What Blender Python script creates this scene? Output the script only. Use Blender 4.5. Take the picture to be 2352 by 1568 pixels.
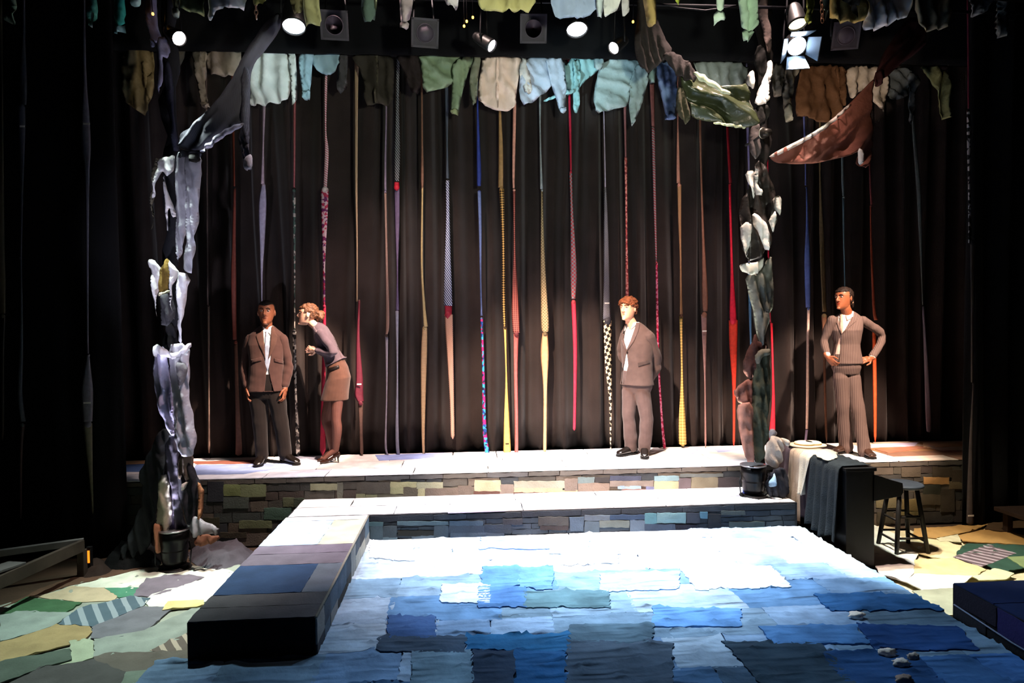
import bpy, bmesh, math, random
import numpy as np
from mathutils import Vector, Matrix, noise
from mathutils.geometry import delaunay_2d_cdt
for o in list(bpy.data.objects): bpy.data.objects.remove(o)
S = bpy.context.scene; COL = S.collection
R_ = random.Random(7)
# ------------------------------------------------------------------ camera
FPX, CAMH = 1500.0, 2.19
YAW, PIT, ROL = math.radians(4.0), math.radians(1.3), math.atan(.0107)
CAM = Vector((0, 0, CAMH))
FW = Vector((math.sin(YAW)*math.cos(PIT), math.cos(YAW)*math.cos(PIT), -math.sin(PIT)))
_r = Vector((math.cos(YAW), -math.sin(YAW), 0)); _u = _r.cross(FW)
RR = _r*math.cos(ROL) - _u*math.sin(ROL); UU = _u*math.cos(ROL) + _r*math.sin(ROL)
cd = bpy.data.cameras.new('camera'); cam = bpy.data.objects.new('camera', cd); COL.objects.link(cam)
cd.sensor_width = 36; cd.lens = 36*FPX/2352; cd.clip_start = .05; cd.clip_end = 200
cam.matrix_world = Matrix(((RR.x, UU.x, -FW.x, 0), (RR.y, UU.y, -FW.y, 0), (RR.z, UU.z, -FW.z, CAMH), (0, 0, 0, 1)))
S.camera = cam
def ray(px, py): return FW*FPX + RR*(px-1176) - UU*(py-784)
def AY(px, py, y):                      # the point of the upright plane at depth y that the photo shows at a pixel
    d = ray(px, py); return CAM + d*(y/d.y)
def AZ(px, py, z):                      # the same for a level plane
    d = ray(px, py); return CAM + d*((z-CAMH)/d.z)
# ------------------------------------------------------------------ world, view, lights
S.view_settings.view_transform = 'Standard'; S.view_settings.look = 'None'
S.view_settings.gamma = 1; S.view_settings.use_curve_mapping = False
S.view_settings.exposure = 0.0
w = bpy.data.worlds.new('world'); S.world = w; w.use_nodes = True
w.node_tree.nodes['Background'].inputs[0].default_value = (.55, .6, .75, 1)
w.node_tree.nodes['Background'].inputs[1].default_value = .004
def spot(name, loc, aim, power, col, ang, blend=.4, rad=.08, z=None):
    l = bpy.data.lights.new(name, 'SPOT'); l.energy = power; l.color = col
    l.spot_size = math.radians(ang); l.spot_blend = blend; l.shadow_soft_size = rad
    o = bpy.data.objects.new(name, l); COL.objects.link(o)
    o.location = loc; o.rotation_euler = (Vector(aim)-Vector(loc)).to_track_quat('-Z', 'Y').to_euler()
    return o
WARM = (1, .72, .56); PINK = (1, .74, .66); COOL = (.80, .90, 1.0); GREEN = (.86, 1.0, .9); AMB = (1, .86, .62)
# lamps of the house rig, above and in front of the stage
spot('front_spot', (1.0, 4.9, 5.8), (-1.72, 7.3, 1.75), 6500, WARM, 17, .4)
spot('front_spot', (-.6, 3.3, 5.6), (1.15, 7.4, .75), 4940, WARM, 33, .5)
spot('front_spot', (4.4, 3.4, 5.5), (4.2, 7.1, 1.35), 5200, WARM, 24, .5)
spot('front_spot', (-.6, 3.2, 5.6), (2.0, 7.3, 1.75), 2600, WARM, 15, .5)
spot('stage_wash', (-.6, 5.4, 6.4), (-.5, 6.95, .7), 2040, PINK, 62, .9)
spot('stage_wash', (2.6, 5.4, 6.4), (2.4, 6.95, .7), 1440, PINK, 60, .9)
# backlights: their lamps hang in view and are built further down at the same places
LA = AY(675, 60, 6.0); LB = AY(1325, 67, 6.0); LC = AY(411, 88, 6.0); LD = AY(1830, 106, 6.0); LE = AY(1832, 55, 5.6)
LF = AY(1129, 105, 6.1); LG = AY(1410, 110, 6.1)
AIMA, AIMB, AIMC, AIMD, AIME = (-1.0, 6.05, .4), (1.15, 6.15, .25), (-2.5, 5.2, 0), (3.95, 5.55, 0), (4.6, 5.4, 0)
AIMF, AIMG = (1.0, 4.0, .2), (1.6, 4.0, .2)
def lampspot(name, p, aim, power, col, ang, blend, rad=.09):
    d = (Vector(aim)-p).normalized(); return spot(name, p+d*.03, aim, power, col, ang, blend, rad)
lampspot('back_light', LA, AIMA, 700, COOL, 38, 1.0)
lampspot('back_light', LB, AIMB, 4300, (.88, .94, 1), 60, 1.0)
lampspot('side_light', LC, AIMC, 1700, GREEN, 46, 1.0, .06)
lampspot('side_light', LD, AIMD, 3200, (.95, 1, .95), 34, .4)
lampspot('side_light', LE, AIME, 650, AMB, 46, .5)
lampspot('small_light', LF, AIMF, 310, (.6, .8, 1), 70, .8, .06)
lampspot('small_light', LG, AIMG, 310, (.6, .8, 1), 70, .8, .06)
# unseen spots added out front to brighten the hanging clothes
spot('cloth_fill', (1.2, 3.2, 3.0), AY(650, 170, 7.35), 563, (.72, .95, 1), 9, .8)
spot('cloth_fill', (-2.2, 3.4, 3.0), AY(1320, 180, 7.35), 972, (.66, .93, 1), 14, .9)
spot('cloth_fill', (3.4, 3.2, 3.2), AY(1150, 180, 7.35), 307, WARM, 9, .9)
spot('cloth_fill', (.4, 2.8, 3.0), AY(1930, 200, 7.35), 563, (1, .8, .62), 17, .9)
spot('cloth_fill', (.6, 2.8, 3.0), AY(420, 150, 7.35), 307, (1, .9, .72), 14, .9)
spot('cloth_fill', (1, 1.5, 3.2), AY(1250, 10, 5.0), 576, (.95, 1, .8), 60, .6)
# low spots added out of view to brighten the two clothes columns
spot('column_fill', (-2.1, 2.6, .9), AY(405, 640, 6.1), 420, (.86, .84, 1), 27, .7)
spot('column_fill', (2.2, 2.6, .9), AY(1748, 480, 6.2), 330, (.98, 1, .9), 20, .7)
# ------------------------------------------------------------------ small helpers
def lin(c):
    if isinstance(c, str):
        c = c.lstrip('#'); c = [int(c[i:i+2], 16)/255 for i in (0, 2, 4)]
    return tuple(x/12.92 if x <= .04045 else ((x+.055)/1.055)**2.4 for x in c)
def link(o, parent=None):
    COL.objects.link(o)
    if parent is not None:
        o.parent = parent; o.matrix_parent_inverse = parent.matrix_world.inverted() if parent.type != 'EMPTY' else Matrix.Translation(-parent.location)
    return o
def tag(o, label, cat, group=None, kind=None):
    if label: o['label'] = label
    if cat: o['category'] = cat
    if group: o['group'] = group
    if kind: o['kind'] = kind
    return o
def thing(name, label, cat, loc, group=None):
    o = bpy.data.objects.new(name, None); COL.objects.link(o); o.location = loc; o.empty_display_size = .1
    return tag(o, label, cat, group)
def mesh(name, verts, faces, mat, parent=None, smooth=True, uv=None):
    me = bpy.data.meshes.new(name); me.from_pydata([tuple(v) for v in verts], [], faces)
    if uv is not None:
        l = me.uv_layers.new(name='UVMap'); vi = np.empty(len(me.loops), dtype=np.int32)
        me.loops.foreach_get('vertex_index', vi); l.data.foreach_set('uv', np.asarray(uv, dtype=np.float32)[vi].ravel())
    if smooth: me.polygons.foreach_set('use_smooth', [True]*len(me.polygons))
    me.materials.append(mat); me.update()
    return link(bpy.data.objects.new(name, me), parent)
def bmobj(name, bm, mat, parent=None, smooth=False, bev=0):
    if bev: bmesh.ops.bevel(bm, geom=list(bm.edges), offset=bev, segments=2, affect='EDGES', profile=.6)
    bmesh.ops.recalc_face_normals(bm, faces=bm.faces)
    me = bpy.data.meshes.new(name); bm.to_mesh(me); bm.free()
    if smooth: me.polygons.foreach_set('use_smooth', [True]*len(me.polygons))
    me.materials.append(mat)
    return link(bpy.data.objects.new(name, me), parent)
def box(bm, x0, x1, y0, y1, z0, z1):
    r = bmesh.ops.create_cube(bm, size=1)
    for v in r['verts']: v.co = Vector(((x0+x1)/2+v.co.x*(x1-x0), (y0+y1)/2+v.co.y*(y1-y0), (z0+z1)/2+v.co.z*(z1-z0)))
    return r['verts']
def boxobj(name, b, mat, parent=None, bev=.004):
    bm = bmesh.new(); box(bm, *b); return bmobj(name, bm, mat, parent, bev=bev)
def tube(bm, pts, rad, seg=10, cap=True):
    """a tube of varying radius along a polyline"""
    pts = [Vector(p) for p in pts]
    rad = rad if isinstance(rad, (list, tuple)) else [rad]*len(pts)
    rings = []; ref = None
    for i, p in enumerate(pts):
        t = (pts[min(i+1, len(pts)-1)]-pts[max(i-1, 0)]).normalized()
        if ref is None: ref = t.orthogonal().normalized()
        ref = (ref - t*ref.dot(t)).normalized(); b = t.cross(ref)
        rings.append([bm.verts.new(p + (ref*math.cos(2*math.pi*k/seg)+b*math.sin(2*math.pi*k/seg))*rad[i]) for k in range(seg)])
    for a, b in zip(rings, rings[1:]):
        for k in range(seg): bm.faces.new((a[k], a[(k+1) % seg], b[(k+1) % seg], b[k]))
    if cap: bm.faces.new(rings[0][::-1]); bm.faces.new(rings[-1])
    return rings
def tubeobj(name, pts, rad, mat, parent=None, seg=10):
    bm = bmesh.new(); tube(bm, pts, rad, seg); return bmobj(name, bm, mat, parent, smooth=True)
def lathe(bm, prof, M=Matrix(), seg=24):
    """profile of (radius, height) turned about the local z axis"""
    rings = []
    for r, h in prof:
        rings.append([bm.verts.new(M @ Vector((r*math.cos(2*math.pi*k/seg), r*math.sin(2*math.pi*k/seg), h))) for k in range(seg)])
    for a, b in zip(rings, rings[1:]):
        for k in range(seg): bm.faces.new((a[k], a[(k+1) % seg], b[(k+1) % seg], b[k]))
    if prof[0][0] > 1e-5: bm.faces.new(rings[0][::-1])
    if prof[-1][0] > 1e-5: bm.faces.new(rings[-1])
    bmesh.ops.remove_doubles(bm, verts=[v for r in rings for v in r], dist=1e-6)
# ------------------------------------------------------------------ materials
MATS = {}
def mat(col, rough=.85, var=.25, vs=9, bump=.25, bs=60, spec=.2, sheen=0, metal=0, emit=None, key=None):
    """cloth-like procedural material: mottled colour and a woven relief"""
    k = (str(col), rough, var, vs, bump, bs, spec, sheen, metal, emit, key)
    if k in MATS: return MATS[k]
    c = lin(col); m = bpy.data.materials.new('procedural'); m.use_nodes = True; n = m.node_tree.nodes; L = m.node_tree.links
    b = n['Principled BSDF']; b.inputs['Roughness'].default_value = rough; b.inputs['Metallic'].default_value = metal
    b.inputs['Specular IOR Level'].default_value = spec; b.inputs['Sheen Weight'].default_value = sheen
    tc = n.new('ShaderNodeTexCoord')
    if var:
        nz = n.new('ShaderNodeTexNoise'); nz.inputs['Scale'].default_value = vs; nz.inputs['Detail'].default_value = 5
        L.new(tc.outputs['Object'], nz.inputs['Vector'])
        cr = n.new('ShaderNodeValToRGB'); cr.color_ramp.elements[0].position = .3; cr.color_ramp.elements[1].position = .7
        cr.color_ramp.elements[0].color = (*[x*(1-var) for x in c], 1); cr.color_ramp.elements[1].color = (*[min(1, x*(1+var)) for x in c], 1)
        L.new(nz.outputs['Fac'], cr.inputs['Fac']); L.new(cr.outputs['Color'], b.inputs['Base Color'])
    else: b.inputs['Base Color'].default_value = (*c, 1)
    if bump:
        n2 = n.new('ShaderNodeTexNoise'); n2.inputs['Scale'].default_value = bs; n2.inputs['Detail'].default_value = 3
        L.new(tc.outputs['Object'], n2.inputs['Vector'])
        bp = n.new('ShaderNodeBump'); bp.inputs['Strength'].default_value = bump; bp.inputs['Distance'].default_value = .01
        L.new(n2.outputs['Fac'], bp.inputs['Height']); L.new(bp.outputs['Normal'], b.inputs['Normal'])
    if emit:
        b.inputs['Emission Color'].default_value = (*lin(emit[0]), 1); b.inputs['Emission Strength'].default_value = emit[1]
    MATS[k] = m; return m
def pmat(kind, cols, scale=1.0, rough=.6, ang=45, bump=.1, spec=.3, coord='UV'):
    """patterned cloth: stripes, diagonal, dots, checks"""
    k = ('p', kind, str(cols), scale, ang, coord, rough)
    if k in MATS: return MATS[k]
    c = [lin(x) for x in cols]; m = bpy.data.materials.new('patterned'); m.use_nodes = True; n = m.node_tree.nodes; L = m.node_tree.links
    b = n['Principled BSDF']; b.inputs['Roughness'].default_value = rough; b.inputs['Specular IOR Level'].default_value = spec
    tc = n.new('ShaderNodeTexCoord'); mp = n.new('ShaderNodeMapping'); L.new(tc.outputs[coord], mp.inputs['Vector'])
    mp.inputs['Rotation'].default_value = (0, 0, math.radians(ang)); mp.inputs['Scale'].default_value = (scale,)*3
    cr = n.new('ShaderNodeValToRGB'); cr.color_ramp.interpolation = 'CONSTANT'
    if kind == 'stripe':
        t = n.new('ShaderNodeTexWave'); t.inputs['Scale'].default_value = 1.0; t.inputs['Distortion'].default_value = .6 if coord == 'UV' else 0; t.inputs['Detail'].default_value = 1
        out = t.outputs['Fac']
    elif kind == 'dots':
        t = n.new('ShaderNodeTexVoronoi'); t.inputs['Scale'].default_value = 1.0; t.inputs['Randomness'].default_value = .15; out = t.outputs['Distance']
    elif kind == 'blobs':
        t = n.new('ShaderNodeTexVoronoi'); t.inputs['Scale'].default_value = 1.0; out = t.outputs['Color']
    else:
        t = n.new('ShaderNodeTexChecker'); t.inputs['Scale'].default_value = 1.0; out = t.outputs['Fac']
    L.new(mp.outputs['Vector'], t.inputs['Vector']); L.new(out, cr.inputs['Fac'])
    el = cr.color_ramp.elements
    while len(el) < len(c): el.new(.5)
    for i, e in enumerate(el): e.position = i/len(c) if kind != 'dots' else i*.33; e.color = (*c[i], 1)
    L.new(cr.outputs['Color'], b.inputs['Base Color'])
    MATS[k] = m; return m
# ------------------------------------------------------------------ cloth sheets
def chaikin(p, it=2):
    for _ in range(it):
        q = []
        for i in range(len(p)):
            a, b = p[i], p[(i+1) % len(p)]
            q += [a*.78+b*.22, a*.22+b*.78]
        p = q
    return p
def resamp(p, res):
    out = []
    for i in range(len(p)):
        a, b = p[i], p[(i+1) % len(p)]; n = max(1, int(math.ceil(np.linalg.norm(b-a)/res)))
        out += [a+(b-a)*k/n for k in range(n)]
    return out
def inside(poly, pts):
    x, y = pts[:, 0], pts[:, 1]; r = np.zeros(len(pts), bool); n = len(poly); j = n-1
    for i in range(n):
        xi, yi = poly[i]; xj, yj = poly[j]
        c = ((yi > y) != (yj > y)) & (x < (xj-xi)*(y-yi)/(yj-yi+1e-12)+xi); r ^= c; j = i
    return r
def bdist(poly, pts):
    d = np.full(len(pts), 1e9); n = len(poly)
    for i in range(n):
        a = poly[i]; ab = poly[(i+1) % n]-a; t = np.clip(((pts-a)@ab)/(ab@ab+1e-12), 0, 1)
        d = np.minimum(d, np.linalg.norm(pts-(a+t[:, None]*ab), axis=1))
    return d
def fill(poly, res, rnd=2, jit=0, seed=0):
    rg = np.random.RandomState(seed)
    p = [np.array(q, float) for q in poly]
    if rnd: p = chaikin(p, rnd)
    p = resamp(p, res)
    if jit: p = [q+rg.uniform(-jit, jit, 2) for q in p]
    # drop near duplicates
    q = [p[0]]
    for a in p[1:]:
        if np.linalg.norm(a-q[-1]) > res*.25: q.append(a)
    if np.linalg.norm(q[-1]-q[0]) < res*.25: q.pop()
    P_ = np.array(q); lo, hi = P_.min(0), P_.max(0)
    gx = np.arange(lo[0], hi[0], res); gy = np.arange(lo[1], hi[1], res*.87)
    g = np.array([(x+(res/2 if j % 2 else 0), y) for j, y in enumerate(gy) for x in gx]) if len(gx) and len(gy) else np.zeros((0, 2))
    if len(g):
        g = g+rg.uniform(-.12, .12, g.shape)*res; g = g[inside(P_, g)]
        if len(g): g = g[bdist(P_, g) > res*.45]
    allp = [Vector((float(a), float(b))) for a, b in P_]+[Vector((float(a), float(b))) for a, b in g]
    nb = len(P_)
    v, e, f, *_ = delaunay_2d_cdt(allp, [], [list(range(nb))], 1, 1e-6)
    v = np.array([(a.x, a.y) for a in v]); d = bdist(P_, v)
    return v, [tuple(t) for t in f], d
def fnoise(u, v, s, seed): return noise.noise(Vector((u*s+seed*3.1, v*s-seed*1.7, seed*.77)))
def cloth(name, px, y, m, parent=None, th=.03, fold=(.025, .16, 0), seed=0, res=.035, rnd=2, tilt=0.0, curl=0.0, wrap=0.0, wr=.012):
    """double-layered hanging cloth; outline from photo pixels at depth y, filled, inflated and folded"""
    pts = [AY(a, b, y) for a, b in px]; poly = [(p.x, p.z) for p in pts]
    v, f, d = fill(poly, res, rnd, 0, seed); A, lam, ang = fold; ca, sa = math.cos(math.radians(ang)), math.sin(math.radians(ang))
    zt, zb = v[:, 1].max(), v[:, 1].min(); uc = (v[:, 0].max()+v[:, 0].min())/2; hw = max(.02, (v[:, 0].max()-v[:, 0].min())/2)
    fr, bk = [], []; lam = min(lam, max(.075, hw*.7))
    for (a, b), dd in zip(v, d):
        k = (zt-b)/max(.05, zt-zb)
        q = (a*ca+b*sa)/lam + .6*fnoise(a, b, 2.5, seed)
        sn = math.sin(2*math.pi*q+seed); sn = sn*.6+.8*(abs(math.sin(math.pi*q*1.3+seed))-.6)
        off = A*(.35+.65*k)*sn + wr*(.7-abs(fnoise((a*ca+b*sa)*2.4, (b*ca-a*sa)*.55, 8, seed+5))*2.2) + wr*.8*fnoise(a, b, 12, seed+9) + tilt*(zt-b) + curl*math.sin(math.pi*k)
        off += wrap*(1-math.sqrt(max(0, 1-((a-uc)/hw)**2*.95)))
        dome = th*math.sqrt(min(1, dd/max(.015, min(.05, hw*.5))))
        fr.append((a, y+off-dome, b)); bk.append((a, y+off+dome*.7, b))
    edge = d < 1e-5; idx = {}; V = list(fr); 
    for i in range(len(v)):
        if edge[i]: idx[i] = i
        else: idx[i] = len(V); V.append(bk[i])
    F = []
    for t in f:
        a, b, c = [v[i] for i in t]; s = (b[0]-a[0])*(c[1]-a[1])-(b[1]-a[1])*(c[0]-a[0])
        t = t if s > 0 else t[::-1]
        F.append(t); r = tuple(idx[i] for i in t[::-1])
        if set(r) != set(t): F.append(r)
    return mesh(name, V, F, m, parent)
def garment(name, label, cat, parts, y, m, group=None, **k):
    """a hanging garment: an Empty with one mesh for each part, given as (name, outline[, material])"""
    if len(parts) == 1:
        p = parts[0]; o = cloth(name, p[1], y, p[2] if len(p) > 2 else m, None, **k); return tag(o, label, cat, group)
    xs = [q for p in parts for q in p[1]]; c = AY(sum(a for a, b in xs)/len(xs), max(b for a, b in xs), y)
    e = thing(name, label, cat, c, group)
    for i, p in enumerate(parts):
        kk = dict(k); kk['seed'] = k.get('seed', 0)+i*7
        if len(p) > 3: kk.update(p[3])
        cloth(p[0], p[1], y-.034*i, p[2] if len(p) > 2 and p[2] else m, e, **kk)
    return e
def patch(name, poly, place, m, parent, t=.006, amp=.0, res=.06, jit=.006, seed=0, aniso=(3, 9), rnd=0, lift=0.0, field=None):
    """a piece of cloth fixed to a surface: outline on it, raised body with cut edges, wrinkles; place(u, v, h) -> world"""
    v, f, d = fill(poly, res, rnd, jit, seed); V = []; H = []
    if field is not None: seed = field
    for (a, b), dd in zip(v, d):
        h = lift+t
        if amp:
            n1 = 1-abs(noise.noise(Vector((a*aniso[0]+seed, b*aniso[1], seed*.3)))*2); n1 = max(0, n1-.55)/.45
            h += (amp*1.6*n1**4+amp*.4*(noise.noise(Vector((a*aniso[0]*2.2, b*aniso[1]*1.7, seed)))+.5))*(1 if field is not None else min(1, .25+dd/.05))
        V.append(place(a, b, h))
    F = []; cnt = {}
    A, B, C_ = [Vector(place(*q, 0)) for q in ((0, 0), (1, 0), (0, 1))]; up = Vector(place(0, 0, 1))-A
    flip = (B-A).cross(C_-A).dot(up) < 0
    for q in f:
        a, b, c = [v[i] for i in q]; s = (b[0]-a[0])*(c[1]-a[1])-(b[1]-a[1])*(c[0]-a[0])
        q = q if (s > 0) != flip else q[::-1]; F.append(q)
        for i in range(3): cnt[(q[i], q[(i+1) % 3])] = 1
    for (i, j) in list(cnt):
        if (j, i) not in cnt:
            k = len(V); V += [V[i], V[j], place(*v[j], -.002), place(*v[i], -.002)]; F.append((k+1, k, k+3, k+2))
    return mesh(name, V, F, m, parent)
# ================================================================== THE SETTING
YS, YB, YST = 6.68, 7.72, 6.05                    # stage front, stage back, step front
ZS, ZT, ZR = .70, .467, .233                      # stage, step and rug deck heights
def wood(col): return mat(col, .7, .3, 5, .2, 25)
fl = boxobj('floor', (-8, 9, -2.5, 9, -.1, 0), mat('#4a3c30', .8, .35, 2, .3, 30), bev=0); tag(fl, 'dark floor of the theatre under the cloth patches', 'floor', kind='structure')
BLK = mat('#0c0c0d', .95, .2, 3, .2, 20)
for nm, b, l in (('wall_back', (-8, 9, 8.9, 9, 0, 7), 'black painted back wall of the theatre'), ('wall_left', (-8.1, -8, -2.5, 9, 0, 7), 'black painted left wall of the theatre'), ('wall_right', (9, 9.1, -2.5, 9, 0, 7), 'black painted right wall of the theatre'), ('ceiling', (-8, 9, -2.5, 9, 7, 7.1), 'black painted ceiling above the lighting grid')):
    tag(boxobj(nm, b, BLK, bev=0), l, 'wall' if 'wall' in nm else 'ceiling', kind='structure')
def zplace(z): return lambda u, v, h: (u, v, z+h)
def yplace(y): return lambda u, v, h: (u, y-h, v)
def fcol(c): return mat(c, .9, .16, 7, .35, 70)
def stripemat(a, b, sc, ang): return pmat('stripe', [a, a, b], sc, .9, ang, coord='Object')
FLOORP = [
 ('#949e92', [(-30,1400),(165,1346),(335,1303),(560,1298),(500,1400),(450,1480),(440,1612),(-30,1612)]),
 ('#c8bc98', [(1985,1200),(2100,1222),(2380,1205),(2380,1345),(2215,1440),(2150,1440),(2090,1370),(1985,1282)]),
 ('#d9e2d2', [(165,1350),(330,1306),(400,1304),(520,1310),(548,1318),(330,1372)]),
 ('#5c4638', [(0,1398),(130,1340),(200,1318),(330,1298),(335,1306),(165,1348),(70,1374)]),
 ('#b9ae92', [(75,1374),(170,1350),(240,1352),(275,1368),(260,1382),(190,1386)]),
 ('#4f8a70', [(240,1354),(320,1352),(310,1374),(275,1376)]),
 ('#77707c', [(335,1333),(400,1322),(470,1328),(430,1352),(350,1375),(305,1372),(320,1350)]),
 ('#dce6d6', [(330,1384),(350,1368),(480,1332),(548,1320),(500,1378),(440,1394),(345,1402)]),
 ('#3f6446', [(15,1402),(60,1376),(190,1388),(150,1412),(0,1414)]),
 ('stripe1', [(130,1440),(180,1402),(300,1374),(345,1380),(330,1396),(215,1444)]),
 ('#8a9a94', [(0,1418),(50,1410),(165,1412),(135,1440),(0,1480)]),
 ('#6c7078', [(212,1446),(330,1398),(400,1400),(340,1452),(280,1472),(210,1472)]),
 ('#9a8b64', [(-20,1490),(130,1442),(205,1446),(212,1458),(195,1478),(-20,1535)]),
 ('#9cab94', [(160,1478),(215,1478),(217,1520),(110,1544),(165,1526)]),
 ('#86938c', [(215,1476),(330,1455),(440,1405),(475,1400),(445,1480),(345,1506),(217,1520)]),
 ('#d2c68c', [(385,1388),(470,1384),(465,1400),(375,1408)]),
 ('stripe2', [(345,1502),(445,1455),(440,1503),(370,1506)]),
 ('#5c5a54', [(215,1522),(240,1510),(440,1503),(440,1552),(290,1554),(220,1532)]),
 ('#4a4c4c', [(-20,1600),(90,1546),(215,1526),(290,1554),(270,1600)]),
 ('#6a7a70', [(270,1600),(290,1554),(440,1546),(440,1610)]),
 ('#4c5a52', [(-20,1536),(160,1500),(165,1526),(90,1548),(-20,1590)]),
 ('#e4e4d6', [(1990,1205),(2120,1262),(2100,1296),(1990,1275)]),
 ('#d8c89c', [(2070,1240),(2140,1246),(2210,1262),(2192,1292),(2150,1291),(2100,1277)]),
 ('#b08a52', [(2100,1222),(2270,1212),(2230,1228),(2150,1245),(2095,1240)]),
 ('#c8c09c', [(2150,1246),(2200,1236),(2208,1254),(2160,1253)]),
 ('#b08850', [(2200,1238),(2260,1226),(2370,1240),(2370,1262),(2260,1256),(2212,1252)]),
 ('#2f4a3c', [(2198,1277),(2220,1258),(2370,1263),(2370,1312),(2300,1326),(2260,1306),(2194,1291)]),
 ('stripe3', [(2190,1290),(2270,1261),(2334,1282),(2255,1313)]),
 ('#d4bf8c', [(2098,1298),(2190,1293),(2265,1320),(2235,1338),(2100,1332)]),
 ('#d8d0c8', [(1995,1280),(2100,1298),(2100,1330),(2080,1350),(2020,1330)]),
 ('#7c8a5c', [(2312,1291),(2372,1288),(2372,1330)]),
 ('#c4c49c', [(2235,1338),(2285,1318),(2330,1330),(2310,1345),(2250,1346)]),
 ('#dcdcd0', [(2100,1331),(2235,1337),(2195,1370),(2130,1376),(2080,1350)]),
 ('#8a8c78', [(2095,1372),(2200,1364),(2210,1432),(2160,1432)]),
 ('#4a3826', [(2270,1214),(2370,1204),(2370,1240),(2262,1227)]),
]
SM = {'stripe1': stripemat('#4f6470', '#8c9ca4', 3.2, -35), 'stripe2': stripemat('#5c5650', '#a29a8c', 4, -35), 'stripe3': stripemat('#5e4f52', '#a8989c', 3.6, -38)}
for i, (c, pl) in enumerate(FLOORP):
    po = [AZ(a, b, 0) for a, b in pl]
    patch('fabric_patch', [(p.x, p.y) for p in po], zplace(.001+.0015*i), SM.get(c) or fcol(c), fl, .004, .008, .04, .006, i, (4, 5), 0, field=9)
# ---- curtains
def curtain(name, x0, x1, y, z0, z1, m, lam=.34, amp=.07, seed=0, label=None, cat='curtain'):
    nx = int((x1-x0)/.022); nz = 14; V = []; F = []
    for j in range(nz+1):
        z = z0+(z1-z0)*j/nz; k = j/nz
        for i in range(nx+1):
            x = x0+(x1-x0)*i/nx
            ph = x/lam + 1.1*noise.noise(Vector((x*.9, z*.07, seed))) + .25*noise.noise(Vector((x*2.3, z*.25, seed+4)))
            a = amp*(.75+.5*noise.noise(Vector((x*1.3, seed, z*.1))))*(1.1-.35*k)
            V.append((x, y+a*math.sin(2*math.pi*ph)+.25*a*math.sin(4.7*math.pi*ph+z*.3), z))
    for j in range(nz):
        for i in range(nx): a = j*(nx+1)+i; F.append((a, a+1, a+nx+2, a+nx+1))
    o = mesh(name, V, F, m); s = o.modifiers.new('thick', 'SOLIDIFY'); s.thickness = .008
    return tag(o, label, cat)
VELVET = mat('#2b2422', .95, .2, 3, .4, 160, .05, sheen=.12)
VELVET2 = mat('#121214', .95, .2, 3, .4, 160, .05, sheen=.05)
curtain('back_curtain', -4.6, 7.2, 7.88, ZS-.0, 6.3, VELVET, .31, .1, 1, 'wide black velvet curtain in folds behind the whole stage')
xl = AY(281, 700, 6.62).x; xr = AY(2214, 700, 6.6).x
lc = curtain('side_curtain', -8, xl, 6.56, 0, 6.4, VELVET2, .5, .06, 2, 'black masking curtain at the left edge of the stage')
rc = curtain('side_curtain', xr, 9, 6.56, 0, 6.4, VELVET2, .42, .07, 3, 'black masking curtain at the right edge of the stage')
# border above the stage: a straight black valance
zb = AY(1200, 128, 7.22).z
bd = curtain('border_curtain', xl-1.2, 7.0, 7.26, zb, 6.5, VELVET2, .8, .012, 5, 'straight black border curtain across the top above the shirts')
# ---- upper stage
PAL = ['#3a3a38', '#45433e', '#4d4a42', '#3c4240', '#50493f', '#35393c', '#433c38', '#565048']
def rowfill(name, x0, x1, rows, place, parent, seed, wlo, whi, pal, t=.006, amp=.004, res=.06):
    rg = random.Random(seed)
    for (a, b) in rows:
        x = x0
        while x < x1-.02:
            nx = min(x1, x+rg.uniform(wlo, whi))
            if x1-nx < .08: nx = x1
            g = .004
            patch(name, [(x+g, a+g), (nx-g, a+g), (nx-g, b-g), (x+g, b-g)], place, fcol(rg.choice(pal)), parent, t, amp, res, .005, rg.randint(0, 99))
            x = nx
stage = thing('stage_platform', 'long raised stage behind the step, cloth-patched front and pale top, with the four actors', 'platform', (1, 7.2, 0))
boxobj('platform_body', (-3.9, 6.0, YS, 7.76, 0, ZS), mat('#2c2a27', .9), stage, bev=0)
rowfill('face_patch', -3.5, 5.6, [(.02, .15), (.15, .26), (.26, .36), (.36, .47), (.47, .56), (.56, .645)], yplace(YS), stage, 3, .16, .42, PAL)
rowfill('edge_patch', -3.5, 5.6, [(.645, .695)], yplace(YS+.0), stage, 5, .3, .5, ['#4c4a46', '#55514c', '#5a554c', '#484848'], .012)
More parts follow.
